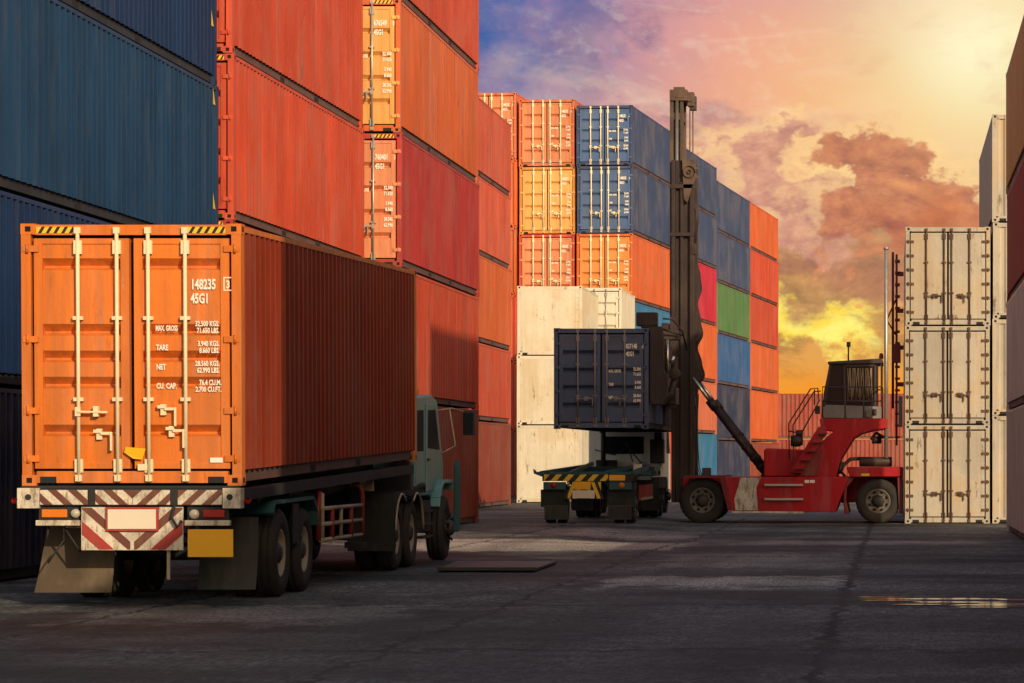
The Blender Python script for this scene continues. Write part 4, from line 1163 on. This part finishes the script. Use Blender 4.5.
for y in (81.5, 83.7):
    x0, z0 = E(98, 178); x1, z1 = E(157, 258); x2, z2 = E(325, 477)
    mb = MB(); mb.tube([(x0,y,z0),(x1,y,z1)], .05, 12); rod = mb.build('tilt_rod', [CHROME], lift)
    mb = MB(); d = Vector((x2-x1, 0, z2-z1)); n_ = d.normalized(); p = Vector((x1,y,z1))
    mb.tube([p-n_*.12, p+n_*.18], .125, 14); mb.tube([p+n_*.1, p+d], .098, 14)
    for f in (.45, .62, .78, .9): mb.tube([p+d*f-n_*.04, p+d*f+n_*.04], .115, 14)
    mb.tube([p+d-n_*.05, p+d+n_*.18], .14, 12)
    mb.build('tilt_cylinder', [MAST], rod)
# spreader and carriage
mb = MB()
for y0, y1 in ((77.06, 77.46), (88.72, 89.12)):
    mb.prism([(-6.255, 5.04), (-5.95, 5.04), (-5.90, 4.7), (-5.90, 3.95), (-5.80, 3.7), (-5.80, 3.25), (-5.90, 3.02), (-6.20, 3.02), (-6.255, 3.15)], 'y', y0, y1)
mb.box(-6.245, -6.12, 77.4, 88.8, 4.55, 4.95); mb.box(-6.245, -6.12, 77.4, 88.8, 3.2, 3.5)
mb.box(-6.24, -6.06, 80.9, 84.3, 3.1, 5.3)
sp = mb.build('spreader', [MAST], lift, .02)
for y in (77.06, 88.72):
    mb = MB(); mb.box(-6.60, -6.06, y, y+.40, 5.05, 5.40); mb.box(-6.48, -6.20, y+.02, y+.2, 4.998, 5.06); mb.build('lifting_arm', [MAST], sp, .02)
mb = MB()
mb.box(-6.12, -5.86, 78.0, 79.6, 3.3, 4.6); mb.box(-6.06, -5.62, 78.5, 79.0, 4.75, 5.0); mb.box(-6.12, -5.66, 78.2, 79.4, 3.05, 3.5)
mb.tube([(-5.95, 77.9, 3.1), (-5.78, 77.9, 3.3), (-5.70, 78.3, 3.7), (-5.72, 78.5, 4.3)], .09, 8)
mb.tube([(-5.93, 77.4, 5.25), (-5.72, 77.7, 5.25), (-5.50, 78.2, 4.98), (-5.42, 79, 4.5)], .025, 6)
mb.tube([(-5.93, 77.4, 4.98), (-5.75, 77.7, 4.92), (-5.5, 78.2, 4.86)], .03, 6)
mb.lathe([(-.1,.001),(-.1,.16),(.1,.16),(.1,.001)], (-5.70, 78.2, 3.85), 14, 0, 'y')
mb.build('spreader_drive', [MAST], sp, .01)
mb = MB(); mb.tube([(-5.84, 77.7, 3.75), (-5.84, 77.7, 4.72)], .04, 10); mb.tube([(-5.76, 77.8, 4.1), (-5.68, 77.8, 4.3)], .05, 8); mb.build('side_shift_rod', [CHROME], sp)
mb = MB(); mb.box(-6.08, -5.9, 81.7, 83.5, 3.0, 5.5); mb.box(-6.0, -5.45, 82.1, 83.1, 3.1, 3.3); mb.build('carriage', [MAST], lift, .01)
x, z = E(145, 470); mb = MB(); mb.box(x-.12, x+.12, 80.9, 81.1, z-.12, z+.1); mb.build('front_lamp', [CABFR], lift, .02)
# ------------------------------------------------------------------ ground
def ground_z(x, y):
    def ss(a, b, v):
        t = min(1, max(0, (v-a)/(b-a))); return t*t*(3-2*t)
    return -.10*ss(-7.3, -5.2, x)*ss(55, 64, y)
def ground_mat():
    m, t, b = new_mat('worn yard asphalt')
    tc = t.n('ShaderNodeTexCoord'); v = tc.outputs['Object']
    sx = t.n('ShaderNodeSeparateXYZ'); t.put(sx.inputs[0], v); X, Y = sx.outputs[0], sx.outputs[1]
    wob = t.noise(t.map(v, (.35,.35,.35)), 1., 4, .6)
    wob2 = t.ramp(t.noise(t.map(v, (1.7,1.0,1.6)), 1., 6, .72), .28, .72)
    big = t.noise(t.map(v, (.12,.05,.1), (3,1,0)), 1., 5, .62)
    mid = t.noise(t.map(v, (.9,.24,.3)), 1., 6, .66)
    slab = t.noise(t.map(v, (.22,.30,.3), (5,2,1)), 1., 5, .6)
    gr2 = t.noise(t.map(v, (7.,2.2,3)), 1., 4, .7)
    spk = t.ramp(t.noise(t.map(v, (24., 5., 10)), 1., 4, .75), .30, .72)
    grain = t.noise(v, 75., 2, .7)
    k = t.math('MULTIPLY_ADD', t.ramp(big, .3, .7), .08, .030)
    k = t.math('ADD', k, t.math('MULTIPLY', t.math('SUBTRACT', mid, .5), .17))
    k = t.math('MULTIPLY', k, t.math('MULTIPLY_ADD', t.ramp(slab, .38, .60), 1.25, .40))
    k = t.math('MULTIPLY', k, t.math('MULTIPLY_ADD', t.ramp(gr2, .3, .7), 1.0, .48))
    fore_dim = t.ramp(t.math('ADD', Y, t.math('MULTIPLY_ADD', wob, 14., -7.)), 27., 38.)      # foreground dimming painted into the asphalt colour
    k = t.math('MULTIPLY', k, t.math('MULTIPLY_ADD', fore_dim, .45, .55))
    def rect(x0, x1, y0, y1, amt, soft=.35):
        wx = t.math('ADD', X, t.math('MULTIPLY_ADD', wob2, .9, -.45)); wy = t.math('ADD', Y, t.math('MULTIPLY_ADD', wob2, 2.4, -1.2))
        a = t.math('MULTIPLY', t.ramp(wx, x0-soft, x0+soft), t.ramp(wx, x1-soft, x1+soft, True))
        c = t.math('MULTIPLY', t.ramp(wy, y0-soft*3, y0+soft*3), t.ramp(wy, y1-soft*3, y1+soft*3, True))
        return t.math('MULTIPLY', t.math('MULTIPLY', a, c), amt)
    lit = rect(-9.5, -3.9, 53.5, 61, .20, .2)  # pinkish sunlit band painted into the asphalt colour
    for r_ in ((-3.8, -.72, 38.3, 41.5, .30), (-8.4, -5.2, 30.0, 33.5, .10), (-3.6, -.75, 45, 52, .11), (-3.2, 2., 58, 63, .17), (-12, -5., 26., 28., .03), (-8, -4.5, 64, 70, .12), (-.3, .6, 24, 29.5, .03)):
        lit = t.math('ADD', lit, rect(*r_))  # pale worn patches share the same mask
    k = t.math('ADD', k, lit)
    # dark wheel lanes
    for xc in (-7.4, -9.5, -3.0, -1.4):
        d = t.math('ABSOLUTE', t.math('SUBTRACT', t.math('ADD', X, t.math('MULTIPLY_ADD', wob, 1.6, -.8)), xc))
        k = t.math('MULTIPLY', k, t.math('MULTIPLY_ADD', t.ramp(d, .1, .55), .28, .72))
    # slab joints / cracks
    def joint(coord, at, wd, wa):
        d = t.math('ABSOLUTE', t.math('SUBTRACT', t.math('ADD', coord, t.math('MULTIPLY_ADD', wob2, wa, -wa/2)), at))
        return t.ramp(d, wd*.4, wd, True)
    cr = joint(X, -.58, .075, .20)
    for at in (-4.3, -8.1, 3.1): cr = t.math('MAXIMUM', cr, t.math('MULTIPLY', joint(X, at, .045, .25), 1.))
    for at in (25.5, 33.5, 41.8, 50.2, 59, 68, 77): cr = t.math('MAXIMUM', cr, t.math('MULTIPLY', joint(Y, at, .18, .9), .8))
    vo = t.n('ShaderNodeTexVoronoi', feature='DISTANCE_TO_EDGE'); t.put(vo.inputs['Vector'], t.vm('ADD', t.map(v, (.30,.16,.3)), t.map(tc.outputs['Object'], (0,0,0))))
    vv = t.n('ShaderNodeVectorMath', operation='ADD'); 
    cmb = t.n('ShaderNodeCombineXYZ'); t.put(cmb.inputs[0], t.math('MULTIPLY', wob2, .16)); t.put(cmb.inputs[1], t.math('MULTIPLY', wob, .5))
    t.put(vv.inputs[0], t.map(v, (.30,.13,.3))); t.put(vv.inputs[1], cmb.outputs[0]); t.put(vo.inputs['Vector'], vv.outputs[0])
    hair = t.math('MULTIPLY', t.ramp(vo.outputs['Distance'], .003, .014, True), t.ramp(mid, .5, .6))
    cr = t.math('MAXIMUM', cr, t.math('MULTIPLY', hair, .85))
    k = t.math('MULTIPLY', k, t.math('MULTIPLY_ADD', cr, -.98, 1.))
    k = t.math('MULTIPLY', k, t.math('MULTIPLY_ADD', spk, 1.35, .30))
    k = t.math('MULTIPLY', k, t.math('MULTIPLY_ADD', grain, 1.2, .4))
    k = t.math('MAXIMUM', t.math('MULTIPLY', k, 1.3), .004)
    kk = t.n('ShaderNodeCombineColor')
    t.put(kk.inputs[0], k); t.put(kk.inputs[1], t.math('MULTIPLY', k, 1.02)); t.put(kk.inputs[2], t.math('MULTIPLY', k, .99))
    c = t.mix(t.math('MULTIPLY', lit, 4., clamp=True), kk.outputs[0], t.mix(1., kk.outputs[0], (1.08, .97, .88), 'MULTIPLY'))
    t.put(b.inputs['Base Color'], c)
    t.put(b.inputs['Roughness'], t.math('MULTIPLY_ADD', mid, .35, .52))
    b.inputs['Specular IOR Level'].default_value = .35
    bp = t.n('ShaderNodeBump'); bp.inputs['Strength'].default_value = .55; bp.inputs['Distance'].default_value = .03
    hgt = t.math('ADD', t.math('MULTIPLY', spk, .5), t.math('ADD', t.math('MULTIPLY', mid, 1.2), t.math('MULTIPLY', cr, -1.0)))
    t.put(bp.inputs['Height'], hgt); t.l.new(bp.outputs[0], b.inputs['Normal'])
    return m
mb = MB()
xs = [-1500, -300, -60, -30, -14] + [-9+i*.35 for i in range(16)] + [-1, 3, 8, 30, 60, 300, 1500]
ys = [-300, -60, 0, 20, 40] + [52+i*1. for i in range(16)] + [72, 90, 110, 140, 200, 400, 3000]
P = [(x, y, ground_z(x, y)) for y in ys for x in xs]; nx = len(xs)
F = [(j*nx+i, j*nx+i+1, (j+1)*nx+i+1, (j+1)*nx+i) for j in range(len(ys)-1) for i in range(nx-1)]
mb.faces(P, F, 0, True)
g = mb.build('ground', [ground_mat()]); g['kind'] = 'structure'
# puddle: thin sheets of standing water with ragged outlines
WAT, t, b = new_mat('standing water')
tc = t.n('ShaderNodeTexCoord'); n = t.noise(tc.outputs['Object'], 2.5, 4)
t.put(b.inputs['Base Color'], t.mix(n, (.02,.02,.02), (.05,.045,.04))); t.put(b.inputs['Roughness'], t.math('MULTIPLY_ADD', n, .12, .03)); b.inputs['Specular IOR Level'].default_value = .9
bp = t.n('ShaderNodeBump'); bp.inputs['Strength'].default_value = .06; bp.inputs['Distance'].default_value = .01; t.put(bp.inputs['Height'], t.noise(tc.outputs['Object'], 9., 2)); t.l.new(bp.outputs[0], b.inputs['Normal'])
mb = MB(); rg = random.Random(3)
for cx, cy, rx, ry in ((.55, 34.9, .75, .20), (.75, 34.1, .55, .16), (1.35, 33.5, .60, .30), (-.15, 35.3, .30, .08), (-.05, 34.4, .35, .07), (1.75, 34.6, .45, .28), (1.2, 32.9, .5, .10), (.3, 33.5, .35, .08), (2.1, 33.6, .4, .4)):
    pts = []; ph = [rg.uniform(0, 6.28) for _ in range(4)]
    for j in range(40):
        a = 2*math.pi*j/40; k = 1+.16*math.sin(2*a+ph[0])+.13*math.sin(3*a+ph[1])+.1*math.sin(5*a+ph[2])+.07*math.sin(9*a+ph[3])+rg.uniform(-.10, .10)
        pts.append((cx+rx*k*math.cos(a), cy+ry*k*math.sin(a), .004+.0006*len(mb.f)))
    mb.face(pts)
pd = mb.build('puddle', [WAT]); pd['kind'] = 'structure'
# loose steel plate lying on the yard
mb = MB(); mb.prism([(-6.55, 43.2), (-5.15, 43.2), (-5.20, 46.4), (-6.75, 46.3)], 'z', .012, .055)
pl = mb.build('steel_plate', [plain('worn steel plate', (.045,.045,.048), .55, .4, .6, 3)], None, .008)
tag(pl, 'flat dark steel plate lying on the asphalt right of the near truck cab', 'steel plate')
mb = MB(); mb.bar((-6.56,43.17,.05),(-5.14,43.17,.05),.05,.045); inst('plate_edge', mb.mesh('plate_edge', [None]), [RIMD], pl)

# ------------------------------------------------------------------ sun, sky, camera
SUN = Vector((.50, -.80, .36)).normalized()          # towards the sun: behind and to the right of the camera
li = bpy.data.lights.new('sun', 'SUN'); li.energy = 3.9; li.angle = R(.55); li.color = (1., .80, .54)
so = bpy.data.objects.new('sun', li); COL.objects.link(so); so.rotation_euler = (-SUN).to_track_quat('-Z', 'Y').to_euler(); so.location = (20, -20, 40)

W = bpy.data.worlds.new('World'); SC.world = W; W.use_nodes = True
t = NT(W.node_tree); W.node_tree.nodes.clear()
out = t.n('ShaderNodeOutputWorld')
sky = t.n('ShaderNodeTexSky', sky_type='NISHITA'); sky.sun_disc = False
sky.sun_elevation = math.asin(SUN.z); sky.sun_rotation = math.atan2(SUN.x, SUN.y)
sky.air_density = 1.2; sky.dust_density = 2.5
bg1 = t.n('ShaderNodeBackground'); t.put(bg1.inputs[0], t.mix(1., sky.outputs[0], (1.12, .94, .78), 'MULTIPLY')); bg1.inputs[1].default_value = .15
tc = t.n('ShaderNodeTexCoord'); sp_ = t.n('ShaderNodeSeparateXYZ'); t.put(sp_.inputs[0], t.vm('NORMALIZE', tc.outputs['Generated']))
DX, DY, DZ = sp_.outputs
M = t.math
# sunset quarter of the sky, in bearing / height slopes about due north
iy = M('DIVIDE', 1., M('MAXIMUM', DY, .05))
U = M('MULTIPLY', DX, iy); V = M('MULTIPLY', DZ, iy)
p = M('MULTIPLY_ADD', U, 2.930, .872); q = M('MULTIPLY_ADD', V, -4.392, .672)
cv = t.n('ShaderNodeCombineXYZ'); t.put(cv.inputs[0], M('MULTIPLY', p, 1.5)); t.put(cv.inputs[1], q); Q = cv.outputs[0]
def G(p0, q0, rx, ry):
    a = M('DIVIDE', M('SUBTRACT', p, p0), rx); c = M('DIVIDE', M('SUBTRACT', q, q0), ry)
    return M('POWER', 2.718, M('MULTIPLY', M('ADD', M('MULTIPLY', a, a), M('MULTIPLY', c, c)), -1.))
def lin(r, g, b_):
    f = lambda c: ((c/255+.055)/1.055)**2.4 if c > 10 else c/255/12.92
    return (f(r), f(g), f(b_))
def S(n, lo=.30, hi=.70): return t.ramp(n, lo, hi)
wp = S(t.noise(t.map(Q, (5.2, 7., 1), (7,3,1)), 1., 5, .6)); wq = S(t.noise(t.map(Q, (5.2, 7., 1), (2,9,4)), 1., 5, .6))
def WG(p0, q0, rx, ry, amt=.09):        # ragged patch: the same bell with its position stirred by noise
    pp = M('ADD', p, M('MULTIPLY_ADD', wp, amt, -.5*amt)); qq = M('ADD', q, M('MULTIPLY_ADD', wq, amt, -.5*amt))
    a = M('DIVIDE', M('SUBTRACT', pp, p0), rx); c = M('DIVIDE', M('SUBTRACT', qq, q0), ry)
    return M('POWER', 2.718, M('MULTIPLY', M('ADD', M('MULTIPLY', a, a), M('MULTIPLY', c, c)), -1.))
nbr = t.noise(t.map(Q, (8., 12., 1), (.3,.1,2)), 1., 10, .62, .3); nb = S(nbr)
nb2 = t.noise(t.map(Q, (8., 12., 1), (.3+.07,.1-.13,2)), 1., 10, .62, .3)    # same clouds sampled towards the light
nf = S(t.noise(t.map(Q, (22, 32, 1), (3,1,2)), 1., 8, .65, .3))
ns = S(t.noise(t.map(Q, (2.4, 11., 1), (1,2,5)), 1., 8, .62, .8))
nl = S(t.noise(t.map(Q, (4., 5.5, 1), (5,2,8)), 1., 9, .6, .5))
lum = M('MULTIPLY_ADD', M('SUBTRACT', nbr, nb2), 2.6, .48, clamp=True)
lum = M('ADD', lum, M('MULTIPLY_ADD', nf, .3, -.15), clamp=True)
c = t.mix(t.ramp(q, .0, .5), lin(164,132,166), lin(224,164,134))
c = t.mix(M('MULTIPLY', G(.62, .04, .12, .16), .5), c, lin(188,146,170))
c = t.mix(M('MULTIPLY', G(.75, .09, .15, .18), .85), c, lin(240,162,142))
c = t.mix(M('MULTIPLY', G(.88, .20, .19, .17), .9), c, lin(250,186,118))
c = t.mix(M('MULTIPLY', G(.98, .05, .15, .22), 1.), c, lin(246,228,166))
c = t.mix(M('MULTIPLY', G(.95, .06, .06, .09), .8), c, lin(255,248,206))
# mottled upper cloud
up = t.ramp(q, .46, .10)
left = t.ramp(p, .90, .62)
m1 = t.ramp(M('ADD', M('MULTIPLY', nl, .6), M('MULTIPLY', nb, .4)), .40, .75)
c = t.mix(M('MULTIPLY', M('MULTIPLY', m1, M('MULTIPLY_ADD', left, .7, .3)), .55), c, t.mix(t.ramp(p,.6,.9), lin(112,90,130), lin(208,128,108)))
c = t.mix(M('MULTIPLY', M('MULTIPLY', t.ramp(lum, .45, .95), M('MULTIPLY_ADD', left, .6, .25)), .6), c, t.mix(t.ramp(p,.6,.9), lin(232,200,186), lin(252,216,160)))
c = t.mix(M('MULTIPLY', M('MULTIPLY', t.ramp(ns, .55, .95), up), .30), c, lin(250,214,176))
c = t.mix(M('MULTIPLY', WG(.52, .14, .07, .05, .1), M('MULTIPLY_ADD', nl, .5, .25)), c, lin(204,182,172))
blue = M('MULTIPLY', WG(.455, -.02, .115, .17, .12), M('MULTIPLY_ADD', nl, -.5, 1.1))
c = t.mix(M('MULTIPLY', blue, 1.15, clamp=True), c, lin(58,98,160))
# low golden gap
c = t.mix(t.ramp(M('ADD', q, M('MULTIPLY_ADD', nb, .10, -.05)), .37, .47), c, lin(226,162,84))
c = t.mix(t.ramp(M('ADD', q, M('MULTIPLY_ADD', ns, .05, -.02)), .51, .58), c, lin(246,150,32))
c = t.mix(M('MULTIPLY', M('MULTIPLY', t.ramp(M('ADD', M('MULTIPLY', ns, .7), M('MULTIPLY', nb, .3)), .35, .65), t.ramp(q, .40, .44)), M('MULTIPLY', t.ramp(q, .585, .52), .75)), c, lin(170,122,72))
glow = t.ramp(M('ADD', M('MULTIPLY', WG(.775, .455, .085, .080, .06), .72), M('MULTIPLY', M('MULTIPLY_ADD', nb, .6, M('MULTIPLY', nf, .4)), .5)), .55, .80)
c = t.mix(glow, c, t.mix(nf, lin(255,214,70), lin(255,244,128)))
def bank(gs, th, w_, dark, light, c, amt=1., rimc=(255,216,146), rim_amt=.5, k=.62):
    f = None
    for g_ in gs: f = g_ if f is None else M('MAXIMUM', f, g_)
    near = t.ramp(f, .05, .35)
    f = M('ADD', M('MULTIPLY', f, k), M('ADD', M('MULTIPLY', nb, .30), M('MULTIPLY', nf, .14)))
    m_ = t.ramp(f, th, th+w_)
    rim = M('MULTIPLY', t.ramp(f, th-.20, th), t.ramp(f, th+w_, th+w_*.2))
    c = t.mix(M('MULTIPLY', M('MULTIPLY', M('MULTIPLY', rim, near), rim_amt), t.ramp(q, .40, .26)), c, lin(*rimc))
    return t.mix(M('MULTIPLY', m_, amt), c, t.mix(lum, dark, light))
c = bank([WG(.79, .375, .14, .065), WG(.87, .41, .11, .055)], .34, .26, lin(134,90,74), lin(208,146,98), c, .9, rim_amt=.1)
c = bank([WG(.742, .235, .055, .065), WG(.775, .31, .065, .055)], .43, .18, lin(164,102,104), lin(246,184,146), c, .85)
c = bank([WG(.866, .27, .055, .075), WG(.925, .300, .10, .075), WG(.88, .34, .12, .07)], .47, .16, lin(152,88,80), lin(234,154,104), c, .92, rim_amt=.5)
c = t.mix(M('MULTIPLY', WG(.955, .36, .08, .07), .5), c, lin(206,108,54))
bg2 = t.n('ShaderNodeBackground'); t.put(bg2.inputs[0], c); bg2.inputs[1].default_value = 1.03
mk = M('MULTIPLY', t.ramp(DY, .80, .955), t.ramp(DZ, .50, .25))
mx = t.n('ShaderNodeMixShader'); t.put(mx.inputs[0], mk); t.l.new(bg1.outputs[0], mx.inputs[1]); t.l.new(bg2.outputs[0], mx.inputs[2])
t.l.new(mx.outputs[0], out.inputs[0])

cam = bpy.data.cameras.new('camera'); co = bpy.data.objects.new('camera', cam); COL.objects.link(co)
co.location = (0, 0, 1.63); co.rotation_euler = (R(90), 0, 0)
cam.sensor_width = 36; cam.lens = 3000/1024*36
cam.shift_x = -(893-512)/1024; cam.shift_y = (459-341.5)/1024
cam.clip_start = .5; cam.clip_end = 6000
SC.camera = co
SC.view_settings.view_transform = 'Standard'; SC.view_settings.look = 'None'; SC.view_settings.exposure = 0; SC.view_settings.gamma = 1
SC.render.resolution_x = 1024; SC.render.resolution_y = 683
